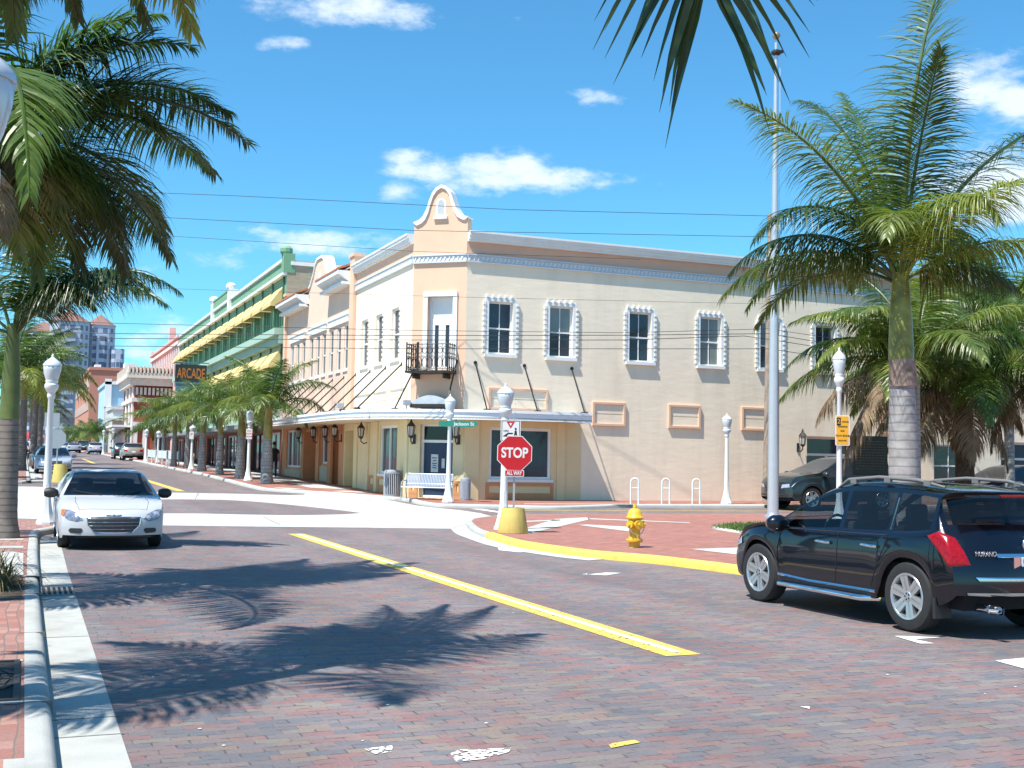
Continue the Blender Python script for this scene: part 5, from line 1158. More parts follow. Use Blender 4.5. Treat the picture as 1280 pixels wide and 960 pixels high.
# ---- black SUV parked on the right, seen from behind
xL=8.5; suv_sc=.945
K_=make_car('parked_suv','black SUV with red tail lights and alloy wheels parked at the yellow kerb','car',spec_suv(suv_black),(xL+.94*suv_sc-.01,9.75+1.455*suv_sc,0),PI/2,scale=suv_sc)
rt=K_['root']; pa,se,hit,W_=K_['patch'],K_['seam'],K_['hit'],K_['W']
for sd,ax in ((1,'+y'),(-1,'-y')):
    tl=K_['patch_px']([(1158,669),(1173,664),(1194,672),(1206,690),(1214,707),(1185,709),(1176,694)],red_lens,'tail_light',.012,flip=sd<0)
    pa([(1.78,.83),(2.12,.74),(2.2,.66),(2.0,.66),(1.75,.74)],ax,clear_lens,'headlight',.01)
    se([(.86,.96),(.92,.72),(.88,.42)],ax); se([(-.275,1.03),(-.27,.70),(-.24,.42)],ax); se([(-1.14,1.05),(-1.12,.92),(-1.0,.72),(-.88,.44)],ax)
    se([(.84,.995),(-1.12,1.03)],ax,black_plastic,.008)
    for x,z in ((-.02,.88),(-.86,.895)):
        h=hit(ax,x,z); mb=MB(); mb.tube([(x+.13,h.y+sd*.015,z+.004),(x+.07,h.y+sd*.035,z+.006),(x-.07,h.y+sd*.035,z),(x-.13,h.y+sd*.012,z)],.021,8); mb.build('door_handle',chrome,rt,smooth=60)
    se([(.98,.415),(.3,.385),(-.95,.385)],ax,chrome,.017,'sill_trim',.01)
    mb=MB(); y=sd*(W_+.02); mb.tube([(1.0,y-sd*.12,.30),(.85,y,.29),(-.75,y,.29),(-.92,y-sd*.12,.30)],.036,10); mb.build('step_bar',chrome,rt,smooth=60)
    mb=MB(); yy=sd*W_*.70; mb.tube([(.05,yy*1.0,1.53),(-.15,yy,1.635),(-.7,yy,1.675),(-1.35,yy,1.655),(-1.75,yy*.98,1.585)],[.012,.022,.022,.022,.014],8)
    for x,z in ((-.25,1.59),(-.85,1.62),(-1.5,1.60)): mb.box(x-.05,x+.05,yy-.02,yy+.02,z,z+.055)
    mb.build('roof_rail',grey_plastic,rt,smooth=60)
    mb=MB(); mb.box(-1.90,-1.86,sd*W_*.76 if sd>0 else -W_*.99,sd*W_*.99 if sd>0 else -W_*.76,.20,.42); mb.build('mud_flap',black_plastic,rt)
    mb=MB(); mb.lathe([(.045,-.12),(.05,.0),(.042,.005),(.038,-.1)],14,(-2.31,sd*.55,.335),'x',cap=False); mb.tube([(-2.27,sd*.55,.335),(-2.0,sd*.55,.33)],.043,10); mb.build('exhaust',chrome,rt,smooth=40)
    mb=MB(); mb.tube([(-1.15,hit(ax,-1.15,1.09).y+sd*.004,1.09),(-1.15,hit(ax,-1.15,1.45).y+sd*.004,1.45)],.011,6); mb.build('pillar_trim',chrome,rt)
pa([(-.78,.50),(.78,.50),(.72,.40),(-.72,.40)],'-x',grey_plastic,'rear_valance',.02)
pa([(-.70,.66),(.70,.66),(.66,.62),(-.66,.62)],'-x',chrome,'bumper_step',.02)
mb=MB(); mb.box(-2.235,-2.2,-.33,.33,1.494,1.522); mb.build('brake_light',red_lens,rt,bevel=.006)
pa([(-.43,.90),(.43,.90),(.43,.86),(-.43,.86)],'-x',chrome,'tailgate_trim',.014)
h=hit('-x',0,.87); mb=MB(); mb.box(h.x-.03,h.x-.018,-.155,.155,.71,.87); pl_=mb.build('licence_plate',plate_m,rt,bevel=.006)
TXr=lambda y,z,o=0: MX((hit('-x',y,z).x-.014-o,y,z),(0,-1,0),(0,0,1),(-1,0,0))
text('477V',.10,mat('plate_blue',(.03,.06,.25),.5),pl_,MX((h.x-.032,-.03,.79),(0,-1,0),(0,0,1),(-1,0,0)),sx=.8)
mb=MB()
for z in (.745,.83): mb.box(h.x-.034,h.x-.03,.105,.135,z-.02,z+.02)
mb.build('plate_marks',red_lens,pl_)
mb=MB(); mb.box(h.x-.026,h.x-.005,.17,.26,.72,.87); mb.build('plate_lamp_trim',chrome,rt)
hA,hB=K_['hit_px'](1217,692),K_['hit_px'](1243,693); xd=(hB-hA); xd.z=0; xd.normalize(); text('MURANO',.075,chrome,rt,MX((hA+hB)/2+xd.cross(Vector((0,0,1)))*.042,xd,(0,0,1),xd.cross(Vector((0,0,1)))),name='badge',fit=(hB-hA).length,depth=.006)
h=hit('-x',0,.99); mb=MB(); c=Vector((h.x-.02,0,.99)); mb.tube([c+Vector((0,.062*math.cos(a),.062*math.sin(a))) for a in [2*PI*k/20 for k in range(21)]],.011,6); mb.box(c.x-.012,c.x+.01,-.08,.08,.977,1.003); mb.build('emblem',chrome,rt,smooth=50)
mb=MB(); h2=hit('-x',.05,1.08); mb.tube([(h2.x-.02,.0,1.06),(h2.x+.02,-.35,1.16),(h2.x+.04,-.5,1.2)],.014,6); mb.build('rear_wiper',black_plastic,rt)
mb=MB(); mb.box(-2.22,-2.0,-.62,.62,1.485,1.512); mb.build('spoiler',suv_black,rt,bevel=.012)
K_['mirror'](.74,1.06,suv_black,1.15)
# ---- pale silver sedan facing the camera
C_=make_car('parked_sedan','pale silver sedan with dark mirrors parked facing the viewer on the left','car',spec_sedan(silver),(1.50,21.55+2.42,0),-PI/2,scale=1.0)
rt=C_['root']; pa,se,hit,W_=C_['patch'],C_['seam'],C_['hit'],C_['W']
pa([(-.44,.565),(.44,.565),(.42,.43),(.31,.32),(-.31,.32),(-.42,.43)],'+x',black_plastic,'grille',.008)
for z,w in ((.37,.34),(.43,.40),(.49,.42)):
    se([(-w,z),(0,z),(w,z)],'+x',chrome,.010,'grille_bar',.01)
se([(-.445,.57),(0,.577),(.445,.57),(.425,.43),(.31,.315),(0,.313),(-.31,.315),(-.425,.43),(-.445,.57)],'+x',chrome,.014,'grille_surround')
h=hit('+x',0,.595); mb=MB(); mb.lathe([(.001,0),(.03,0),(.03,.012)],12,(h.x+.004,0,.595),'x'); 
for sd in (1,-1): mb.add([(h.x+.012,sd*.03,.61),(h.x+.004,sd*.13,.618),(h.x+.004,sd*.12,.592),(h.x+.012,sd*.03,.582)],[(0,1,2,3)])
mb.build('emblem',chrome,rt)
for sd in (1,-1):
    P=[(sd*.50,.53),(sd*.56,.62),(sd*.72,.69),(sd*.83,.70),(sd*.84,.60),(sd*.74,.53),(sd*.60,.50)]
    hl=pa(P,'+x',mat('headlight_shell',(.20,.22,.25),.08,.5,14,coat=1),'headlight',.008)
    for yy,zz,rr in ((.585,.562,.045),(.72,.608,.062)):
        h=hit('+x',sd*yy,zz); mb=MB(); mb.lathe([(rr,.0),(rr*.9,.02),(.001,.03)],14,(h.x+.006,sd*yy,zz),'x'); mb.build('lamp_bulb',clear_lens,hl,smooth=60)
    if sd<0: pa([(sd*.79,.69),(sd*.838,.695),(sd*.845,.61),(sd*.80,.60)],'+x',amber,'indicator',.014,hl)
    fg=pa([(sd*.50,.345),(sd*.52,.385),(sd*.70,.385),(sd*.73,.345),(sd*.70,.305),(sd*.54,.295)],'+x',black_plastic,'fog_lamp',.008)
    ax='+y' if sd>0 else '-y'
    se([(1.12,.86),(1.1,.55),(1.0,.26)],ax); se([(-.08,.89),(-.06,.5),(-.04,.26)],ax); se([(-1.0,.9),(-1.05,.6),(-.95,.3)],ax)
    for x in (.1,-.85): h=hit(ax,x,.78); mb=MB(); mb.tube([(x+.1,h.y+sd*.02,.78),(x-.1,h.y+sd*.02,.775)],.018,6); mb.build('door_handle',silver,rt)
    se([(1.25,sd*.60),(1.8,sd*.62),(2.15,sd*.56)],'top',well_m,.004)
    h=None; mb=MB(); mb.tube([hit('top',1.16,sd*.1-.05)+Vector((0,0,.015)),hit('top',.98,sd*.55-.1*(sd<0))+Vector((0,0,.015))],.010,5); mb.build('wiper',black_plastic,rt)
se([(2.13,-.56),(2.2,0),(2.13,.56)],'top',well_m,.004)
C_['mirror'](.86,.95,black_plastic,1.0)
h=hit('+x',0,.33); mb=MB(); mb.box(h.x-.0,h.x+.012,-.62,.62,.235,.25); mb.build('bumper_slot',well_m,rt)
# ---- vehicles further off
def simple_car(name,label,S,loc,rz,scale=1.0,cat='car',group=None,front=True):
    c=make_car(name,label,cat,S,loc,rz,group,scale,detail=0); pa=c['patch']; rt=c['root']
    z=.68 if S['top'][7][1]<1.5 else .8
    for sd in (1,-1):
        pa([(sd*.46,z-.09),(sd*.5,z+.03),(sd*.76,z+.06),(sd*.78,z-.05)],'+x',clear_lens,'headlight',.012,sub=2,n=3)
        pa([(sd*.52,z+.02),(sd*.54,z+.2),(sd*.80,z+.2),(sd*.80,z+.04)],'-x',red_lens,'tail_light',.012,sub=2,n=3)
    pa([(-.4,z-.03),(.4,z-.03),(.36,z-.2),(-.36,z-.2)],'+x',black_plastic,'grille',.01,sub=2,n=3)
    pa([(-.16,z+.05),(.16,z+.05),(.16,z-.08),(-.16,z-.08)],'-x',plate_m,'licence_plate',.015,sub=2,n=3)
    pa([(-.7,z-.28),(.7,z-.28),(.7,z-.34),(-.7,z-.34)],'+x',black_plastic,'bumper_slot',.012,sub=2,n=3)
    pa([(-.7,z-.22),(.7,z-.22),(.7,z-.30),(-.7,z-.30)],'-x',black_plastic,'bumper_slot',.012,sub=2,n=3)
    c['mirror']((.86 if z<.7 else .93),S['belt'][4][1]+.05,S['paint'],1.0); return c
def paint(n,c,r=.28): return mat(n,c,r,.04,2,coat=.8)
dgrey=paint('dark_green_grey_paint',(.018,.026,.026)); 
SQ=spec_suv(dgrey); SQ['top']=[(x,z*1.10 if z>1.2 else z+(.17 if x>.9 else .05)) for x,z in SQ['top']]; SQ['belt']=[(x,z+.10) for x,z in SQ['belt']]; SQ['kf']=.22; SQ['nose']=.15; SQ['cowl']=.80; SQ['roof_f']=.15; SQ['top']=[(x,1.30 if abs(x-.95)<.01 else 1.5 if abs(x-.5)<.01 else z) for x,z in SQ['top']]
p=pY(955,600,36.3)
c=simple_car('parked_suv','dark grey green SUV parked facing left behind the flagpole',SQ,(p.x+2.95,36.35,gz(36.35)),PI,1.12)
p=pY(1196,600,36.3)
simple_car('parked_car','dark blue car half hidden at the right edge behind the coconut palms',spec_suv(paint('dark_blue_paint',(.012,.016,.035))),(p.x+2.6,36.4,gz(36.4)),PI,1.12)
vw=paint('light_silver_blue',(.42,.46,.47)); p=pY(67,587,64)
simple_car('parked_sedan','silver blue saloon parked facing the viewer on the far left block',spec_sedan(vw),(p.x,66.4,gz(66)),-PI/2,1.0)
p=pY(47,575,74); simple_car('parked_car','black car tucked behind the silver blue saloon at the left kerb',spec_sedan(paint('black_paint2',(.012,.012,.014))),(1.35,76,gz(76)),-PI/2,1.0)
for name,label,px,Y,kind,col,rz,s in (
  ('silver_car','silver car driving away in the distance, leftmost of the far three',92,172,'s',(.45,.46,.47),PI/2,1.0),
  ('dark_pickup','dark green truck beside a red awning far down the street',103.5,182,'u',(.02,.05,.05),PI/2,1.05),
  ('pale_hatchback','pale silver hatchback parked by the right kerb far down the street',118.5,160,'u',(.42,.42,.42),PI/2,.95),
  ('tan_suv','tan SUV with red tail lights parked by the white fence on the far right kerb',164.5,113,'u',(.30,.25,.18),PI/2,1.0),
  ('black_suv_far','black SUV parked just ahead of the tan one',153,121,'u',(.012,.012,.013),PI/2,1.0),
  ('white_far_car','white car at the left far down the street',80,190,'s',(.6,.6,.6),-PI/2,1.0)):
    p=pY(px,562,Y); S=spec_sedan(paint(name+'_paint',col)) if kind=='s' else spec_suv(paint(name+'_paint',col))
    simple_car({'s':'passenger_car','u':'parked_suv'}[kind],label,S,(p.x,Y,gz(Y)),rz,s)
# ================================================================ STREET FURNITURE
globe_m=mat('lamp_globe_glass',(.66,.70,.68),.22,.04,4,coat=.5)
def lamp(base,label,h=3.7,group='white acorn street lamps',name='street_lamp',globe=True):
    root=empty(name,base,label,'street lamp',group); s=h/3.7
    m=MB(); m.lathe([(.215,0),(.215,.05),(.19,.08),(.15,.24),(.115,.40),(.094,.56),(.088,.64),(.088,.86)],8); m.build('base',metal_w,root,smooth=25)
    m=MB(); m.lathe([(.085,.84),(.062,2.72*s),(.075,2.74*s),(.09,2.80*s),(.075,2.86*s)],12); m.build('pole',metal_w,root,smooth=35)
    m=MB(); m.lathe([(.07,2.84*s),(.13,2.94*s),(.15,2.98*s),(.15,3.04*s),(.12,3.07*s),(.135,3.10*s),(.135,3.13*s)],14); m.build('lamp_collar',metal_w,root,smooth=40)
    m=MB(); m.lathe([(.12,3.12*s),(.155,3.22*s),(.185,3.36*s),(.19,3.44*s),(.17,3.47*s)],16); m.build('globe',globe_m,root,smooth=50)
    m=MB(); m.lathe([(.20,3.45*s),(.195,3.49*s),(.15,3.55*s),(.085,3.60*s),(.05,3.63*s),(.03,3.65*s),(.035,3.68*s),(.008,3.72*s)],14); m.build('lamp_cap',globe_m,root,smooth=50)
    return root
def lamp_px(bx,by,ty,label,off=.12,h=None):
    b=G(bx,by,off); zt=pY(bx,ty,b.y).z-b.z
    return lamp(b,label,h or zt)
lampL=lamp_px(57,655,443,'white acorn street lamp on the left corner, in front of the silver sedan\'s rear',.126)
lampC=lamp_px(560,628,493,'white acorn street lamp carrying a green street name blade by the bench',.12)
lampF=lamp_px(310,601,511,'white acorn street lamp with a parking sign next to the nearest far-row palm',.12)
lampB=lamp_px(908,630,517,'white acorn street lamp standing against the long cream wall',.12)
lampR=lamp_px(1049,650,435,'white acorn street lamp with a yellow parking sign beside the royal palm',.126)
bS=G(629,662,.126); lampS=lamp(bS,'white acorn street lamp standing right behind the stop sign',pY(634,480,bS.y).z-bS.z)
lamp(Vector((-.285,5.3,.13)),'big white acorn lamp globe cut off by the left edge of the picture',3.33)
for bx,by,ty,lb in ((239,587,531,'small white lamp with a white sign in the far palm row'),(197,578,538,'white street lamp by the white sidewalk fence'),(182,577,536,'white street lamp at the end of the white fence, beside the tan SUV')): lamp_px(bx,by,ty,lb)
for px,Y,ty,lb in ((130,152,537,'distant white lamp near the pale hatchback'),(142,140,534,'distant white lamp under the small gallery house')):
    p=pY(px,ty,Y); lamp(Vector((p.x,Y,gz(Y)+.12)),lb,p.z-gz(Y)-.12)
for px,Y,ty,lb in ((27,80,527,'lamp half hidden behind the left palm trunks'),(44.5,110,529,'left of two small far lamps beside the red umbrellas'),(50.5,125,531,'right of two small far lamps beside the red umbrellas')):
    p=pY(px,ty,Y); lamp(Vector((p.x,Y,gz(Y)+.12)),lb,p.z-gz(Y)-.12)
sign_w=mat('sign_white',(.66,.66,.66),.45,.03,6); sign_r=mat('sign_red',(.46,.006,.012),.4,.05,6); sign_k=mat('sign_black',(.015,.015,.015),.5); sign_g=mat('sign_green',(.02,.22,.16),.4,.06,5); sign_y=mat('sign_yellow',(.72,.36,.015),.45,.06,8); sign_b=mat('sign_back',(.40,.42,.43),.5,.06,6,metal=.4)
def rplate(w,h,r,y0,y1,cx=0,cz=0):
    pts=[]
    for qx,qz,a0 in ((w/2-r,h/2-r,0),(-w/2+r,h/2-r,90),(-w/2+r,-h/2+r,180),(w/2-r,-h/2+r,270)):
        for k in range(5): a=R(a0+22.5*k); pts.append((cx+qx+r*math.cos(a),y0,cz+qz+r*math.sin(a)))
    m=MB(); m.extr(pts,(0,y1-y0,0)); return m
# ---- stop sign in its yellow tub
pb=G(641,666,.126)
tub=empty('planter_tub',pb,'dull yellow tapered concrete tub at the foot of the stop sign','planter')
m=MB(); m.lathe([(.335,0),(.34,.02),(.245,.52),(.24,.54),(.22,.54),(.215,.50),(.01,.50)],32,cap=True); m.build('tub',mat('tub_yellow',(.58,.46,.13),.7,.07,5,.2,60,stain=.55,streak=True),tub,smooth=40)
m=MB(); m.lathe([(.214,.505),(.001,.51)],24,cap=False); m.build('gravel_fill',mat('tub_fill',(.12,.12,.11),.95,.3,30),tub)
zst=lambda py: pY(641,py,pb.y).z-pb.z
st=empty('stop_sign',pb+Vector((0,-.02,.5)),'red octagonal STOP sign with ALL WAY plate and a pedestrian yield sign above','traffic sign')
o0=.5; dzp=lambda py: zst(py)-o0
m=MB(); zt=dzp(526)+.05; m.box(-.022,.022,-.0,.03,-.2,zt)
for k in range(28): m.box(-.008,.008,-.004,.0,-.1+k*.095,-.07+k*.095)
m.build('post',sign_b,st)
mppx=(pY(663,566,pb.y)-pY(620,566,pb.y)).length/43
mppx=(pb-CC).dot(CF)/FOC; st.rotation_euler=(0,0,-math.atan2(pb.x,pb.y))
cz=dzp(566.5); rad=21.8*mppx/math.cos(PI/8)
tilt=R(-3)
def octo(r_,y0,y1): 
    m=MB(); m.extr([(r_*math.cos(PI/8+PI/4*k+tilt*.3),y0,cz+r_*math.sin(PI/8+PI/4*k+tilt*.3)) for k in range(8)],(0,y1-y0,0)); return m
pl_=octo(rad,-.06,-.045).build('sign_border',sign_w,st); octo(rad*.955,-.0635,-.0605).build('sign_face',sign_r,pl_)
text('STOP',.30,sign_w,pl_,FACE_S(0,-.0645,cz),fit=rad*1.42,bold=.009,depth=.002)
cz2=dzp(591.5); w2=24.5*mppx; h2=8.6*mppx
a_=rplate(w2,h2,.03,-.058,-.046,0,cz2).build('sign_plate',sign_w,st); rplate(w2-.03,h2-.03,.02,-.061,-.0585,0,cz2).build('sign_face',sign_r,a_); text('ALL WAY',.115,sign_w,a_,FACE_S(0,-.062,cz2),fit=w2*.78,bold=.003,depth=.001)
cz3=dzp(537); cx3=-5.5*mppx; w3=25*mppx; h3=24*mppx
a_=rplate(w3,h3+.06,.04,-.03,-.018,cx3,cz3-.03).build('yield_plate',sign_w,st); f=MB(); f.ring(cx3-w3/2+.02,cx3+w3/2-.02,cz3-h3/2-.04,cz3+h3/2-.015,.012,-.033,-.0302); f.build('plate_border',sign_k,a_)
f=MB(); f.extr([(cx3-.09,-.033,cz3+.17),(cx3+.09,-.033,cz3+.17),(cx3,-.033,cz3+.02)],(0,.002,0)); f.build('yield_mark',sign_r,a_)
f=MB(); f.extr([(cx3-.035,-.035,cz3+.14),(cx3+.035,-.035,cz3+.14),(cx3,-.035,cz3+.075)],(0,.0015,0)); f.build('yield_mark_centre',sign_w,a_)
f=MB(); f.extr([(cx3-.17,-.033,cz3-.15),(cx3-.06,-.033,cz3-.07),(cx3+.05,-.033,cz3-.07),(cx3+.05,-.033,cz3-.1),(cx3-.04,-.033,cz3-.1),(cx3-.08,-.033,cz3-.13),(cx3-.06,-.033,cz3-.16)],(0,.002,0))
f.extr([(cx3+.09,-.033,cz3-.02),(cx3+.13,-.033,cz3-.02),(cx3+.15,-.033,cz3-.16),(cx3+.11,-.033,cz3-.11),(cx3+.07,-.033,cz3-.16)],(0,.002,0)); f.lathe([(.001,-.033),(.024,-.033),(.024,-.031)],10,(cx3+.11,0,cz3+.015),'y'); f.build('arrow_and_walker',sign_k,a_)
text('HERE',.05,sign_k,a_,FACE_S(cx3-.1,-.034,cz3-.03),depth=.001)
# ---- street name blade on the lamp by the bench
lb=lampC.location; zb=pY(575,530,lb.y-.1).z-lb.z
sb=empty('street_name_sign',lb+Vector((0,0,zb)),'green street name blade reading Jackson St fixed to the lamp by the bench','street sign')
wv=Vector((CR.x,CR.y,0)).normalized(); nv=Vector((-CF.x,-CF.y,0)).normalized(); Mb=MX((0,0,0),wv,-nv,(0,0,1)); mpp=1466/ (lb-CC).dot(CF)
pts=[(-.09,-.03),(-.06,-.09),(.75,-.12),(1.0,-.05),(1.05,.02),(.95,.09),(.3,.11),(-.08,.1),(-.10,.03)]
m=MB(Mb); m.extr([(x-.05,-.10,z) for x,z in pts],(0,.02,0)); m.extr([(-.35+x*.25,-.03,z*.9) for x,z in pts],(0,.02,0)); bo=m.build('blade',sign_g,sb)
text('Jackson St',.16,sign_w,bo,Mb@MX((.50,-.104,-.005),(1,0,0),(0,0,1),(0,-1,0)),fit=.72,bold=.004,depth=.002)
m=MB(Mb); m.lathe([(.085,-.1),(.085,.1)],10); m.build('bracket',metal_w,sb)
# ---- parking signs on lamps
def lamp_sign(lampo,pxc,py0,py1,wpx,face,label,name='parking_sign',rows=(),border=sign_w):
    lb=lampo.location; d=(lb-CC).dot(CF); mpp=d/1466
    p=pY(pxc,(py0+py1)/2,lb.y-.12); w=wpx*mpp; h=(py1-py0)*mpp
    ro=empty(name,p,label,'traffic sign'); Mb=MX((0,0,0),wv,-nv,(0,0,1))
    m=rplate(w,h,.04,-.01,.0); m.T=None; mm=MB(Mb); mm.add(m.v,m.f); pl=mm.build('sign_plate',border,ro)
    m=rplate(w-.06,h-.06,.03,-.014,-.0105); mm=MB(Mb); mm.add(m.v,m.f); mm.build('sign_face',face,pl)
    m=MB(Mb); m.box(-.02,.02,.0,.12,-.04,.04); m.build('bracket',metal_w,ro)
    for s_,sz,x,z,cm in rows: text(s_,sz,cm,pl,Mb@MX((x*w,-.016,z*h),(1,0,0),(0,0,1),(0,-1,0)),depth=.001,bold=.002)
    return ro,pl,Mb,w,h
ro,pl,Mb,w,h=lamp_sign(lampR,1053,519,557,18,sign_y,'yellow two hour parking sign on the lamp by the royal palm',rows=(('HOUR',.07,.2,.28,sign_k),('PARKING',.065,.02,.12,sign_k),('8AM',.06,0,-.02,sign_k),('TOW ZONE',.075,0,-.18,sign_k),('MON-FRI',.06,0,-.34,sign_k)))
m=MB(Mb); m.box(-.40*w,-.12*w,-.017,-.0145,.16*h,.42*h); m.build('number_block',sign_k,pl); text('2',.19,sign_y,pl,Mb@MX((-.26*w,-.018,.29*h),(1,0,0),(0,0,1),(0,-1,0)),depth=.001)
ro,pl,Mb,w,h=lamp_sign(lampF,311.5,536,549,7.6,sign_w,'white parking sign on the lamp beside the far-row palm',rows=(('NO',.12,0,.28,sign_r),('PARKING',.09,0,.02,sign_r),('ZONE',.1,0,-.25,sign_r)))
lamp_sign([o for o in COL.objects if o.get('label','').startswith('small white lamp with')][0],239.5,539.5,549,5.4,sign_w,'small white sign on the lamp in the far palm row',rows=(('P',.25,0,.1,sign_r),))
# back of a stop sign beyond the left corner lamp
pq=G(70,603,.12); ro=empty('stop_sign',pq,'grey backs of a stop sign and plate on a post behind the left corner lamp','traffic sign')
z1=pY(67,548,pq.y).z-pq.z; z2=pY(63,525,pq.y).z-pq.z; k=(pq-CC).dot(CF)/1466
m=MB(); m.tube([(0,.03,.3),(0,.03,z2+.3)],.03,6); m.build('post',sign_b,ro)
m=MB(); m.extr([(13.5*k*math.cos(PI/8+PI/4*q)-.1,-.0,z1+13.5*k*math.sin(PI/8+PI/4*q)) for q in range(8)],(0,.012,0)); m.build('octagon_back',sign_b,ro)
m=MB(); m.box(-.1-8.8*k-.15,-.1+8.8*k-.15,-.02,-.006,z2-9*k,z2+9*k); m.build('plate_back',sign_b,ro,bevel=.002)
ro=empty('planter_tub',pq+Vector((.15,0,0)),'yellow tapered tub at the far left corner behind the white lamp','planter'); m=MB(); m.lathe([(.33,0),(.25,.75),(.23,.75),(.22,.7),(.01,.7)],20); m.build('tub',MATS['tub_yellow'],ro,smooth=40)
# ---- fire hydrant
hb=G(793,684,.126); hy=empty('fire_hydrant',hb,'yellow fire hydrant on the brick plaza beside the yellow kerb','fire hydrant'); hs=(pY(793,630,hb.y).z-hb.z)/.78
hm=mat('hydrant_yellow',(.68,.42,.03),.45,.12,9,.2,60,stain=.55)
m=MB(); m.lathe([(r_*hs,z*hs) for r_,z in [(.10,-.02),(.10,.10),(.15,.10),(.155,.115),(.155,.14),(.11,.145),(.105,.16),(.10,.45),(.115,.47),(.115,.50)]],24); m.build('barrel',hm,hy,smooth=40)
for z in (.127,): 
    m=MB()
    for q in range(8): a=2*PI*q/8; m.lathe([(.016*hs,.09*hs),(.016*hs,.155*hs)],6,(.13*hs*math.cos(a),.13*hs*math.sin(a),0))
    m.build('flange_bolts',hm,hy)
m=MB(); m.lathe([(r_*hs,z*hs) for r_,z in [(.12,.50),(.16,.515),(.165,.54),(.14,.56),(.125,.62),(.10,.675),(.05,.70),(.035,.70),(.035,.75),(.028,.78),(.001,.785)]],24); m.build('bonnet',hm,hy,smooth=40)
for d_,rr,ln in (((-.85,-.5,0),.062,.19),((.9,-.42,0),.055,.18),((.1,-1,0),.078,.16)):
    d_=Vector(d_).normalized(); m=MB(); P=lambda t: d_*t*hs+Vector((0,0,.415*hs))
    m.tube([P(.05),P(ln-.05)],rr*hs*.85,14); m.tube([P(ln-.06),P(ln)],rr*hs*1.12,14); m.tube([P(ln),P(ln+.03)],rr*hs*.4,6); m.build('outlet_cap',hm,hy,smooth=40)
m=MB(); m.tube([(-.17*hs,-.1*hs,.36*hs),(-.12*hs,-.13*hs,.27*hs),(0,-.14*hs,.22*hs),(.1*hs,-.12*hs,.27*hs),(.16*hs,-.08*hs,.37*hs)],.008*hs,5); m.build('chain',mat('chain_grey',(.55,.5,.4),.4,metal=.6),hy)
# ---- flagpole and wooden utility pole
fb=G(966,647,.126); ht=pY(972,45,fb.y).z-fb.z; fp=empty('flagpole',fb,'tall tapering silver flagpole with a ball finial','flagpole')
lnx=(pY(972,45,fb.y).x-fb.x); m=MB(); m.tube([(lnx*t*.55,0,ht*t) for t in (0,.25,.5,.75,.985)],[.165,.15,.12,.085,.05],14); m.build('pole',mat('flagpole_silver',(.56,.58,.6),.4,.05,3,metal=.55),fp,smooth=40)
m=MB(); m.lathe([(.28,0),(.27,.06),(.2,.08),(.18,.14)],16); m.build('base',alu,fp,smooth=40)
m=MB(); m.lathe([(.001,-.13),(.09,-.09),(.13,0),(.09,.09),(.001,.13)],14,(lnx*.55,0,ht)); m.build('finial',mat('finial_bronze',(.36,.26,.2),.4,metal=.5),fp,smooth=70)
m=MB(); m.lathe([(.08,ht-.62),(.16,ht-.56),(.16,ht-.5),(.08,ht-.44)],10,(lnx*.55,0,0)); m.tube([(lnx*.55+.1,-.02,ht-.5),(lnx*.55+.22,-.02,ht-.46)],.06,8); m.build('truck',iron,fp)
m=MB(); m.tube([(.19,-.03,1.2),(lnx*.55+.12,-.03,ht-.5)],.008,4); m.build('halyard',sign_w,fp)
ub=Vector((pY(958.5,600,37.9).x,37.9,gz(37.9)+.12)); uh=pY(965,268,37.9).z-ub.z
up=empty('utility_pole',ub,'weathered wooden utility pole just behind the flagpole','utility pole'); m=MB(); m.tube([(0,0,0),(.06,0,uh*.5),(.12,0,uh)],[.16,.135,.11],12); m.build('pole',mat('pole_wood',(.30,.24,.19),.9,.25,6,.4,30),up,smooth=50)
m=MB()
for z in (uh-.15,uh-.8,pY(960,412,37.9).z-ub.z,pY(960,436,37.9).z-ub.z): m.lathe([(.03,0),(.05,.04),(.05,.1),(.03,.14)],8,(.1,-.17,z)); m.tube([(.1,-.02,z),(.1,-.17,z)],.02,5)
m.build('insulator',grey_metal,up)
wire_m=mat('wire_black',(.02,.02,.02),.6)
def wire(pxs,label,Y0=37.8,Dl=None,rad=.012):
    rad*=.78
    P=[]
    for px,py in pxs:
        d=ray(px,py); n=Vector((CF.x,CF.y,0)).normalized(); dist=40.8+3.3*max(0,min(1.3,(px-640)/320)); P.append(CC+d*(dist/ d.dot(n)))
    out=[]
    for a,b in zip(P,P[1:]):
        for j in range(8): out.append(a.lerp(b,j/8))
    out.append(P[-1]); m=MB(); m.tube(out,rad,4); o=m.build('overhead_wire',wire_m,None); tag(o,label,'wire','overhead wires strung across the junction')
    return o
W2=lambda l: [(x,y) for x,y in l]
wire([(-60,231),(300,245),(640,262),(962,270)],'topmost overhead wire crossing in front of the gable top')
wire([(-60,256),(190,271),(515,288),(962,296)],'second overhead wire from the top, passing below the gable niche')
wire([(-60,277),(180,293),(515,314),(800,324)],'third overhead wire from the top, meeting the white frieze',rad=.009)
wire([(-60,352),(250,362),(600,372),(960,380)],'faint overhead wire crossing at the window tops',rad=.007)
wire([(-60,396),(140,404),(515,413),(780,416),(960,411),(1100,432)],'uppermost of the four low wires across the windows')
wire([(-60,412),(140,417),(515,419.5),(780,419),(960,417),(1100,440)],'second of the four low wires across the windows',rad=.015)
wire([(-60,421),(140,423),(515,425),(780,425),(930,420),(960,424),(1100,446)],'third of the four low wires across the windows',rad=.015)
wire([(-60,432),(140,432.5),(515,436),(780,436),(960,436),(1100,456)],'lowest of the four low wires across the windows',rad=.014)
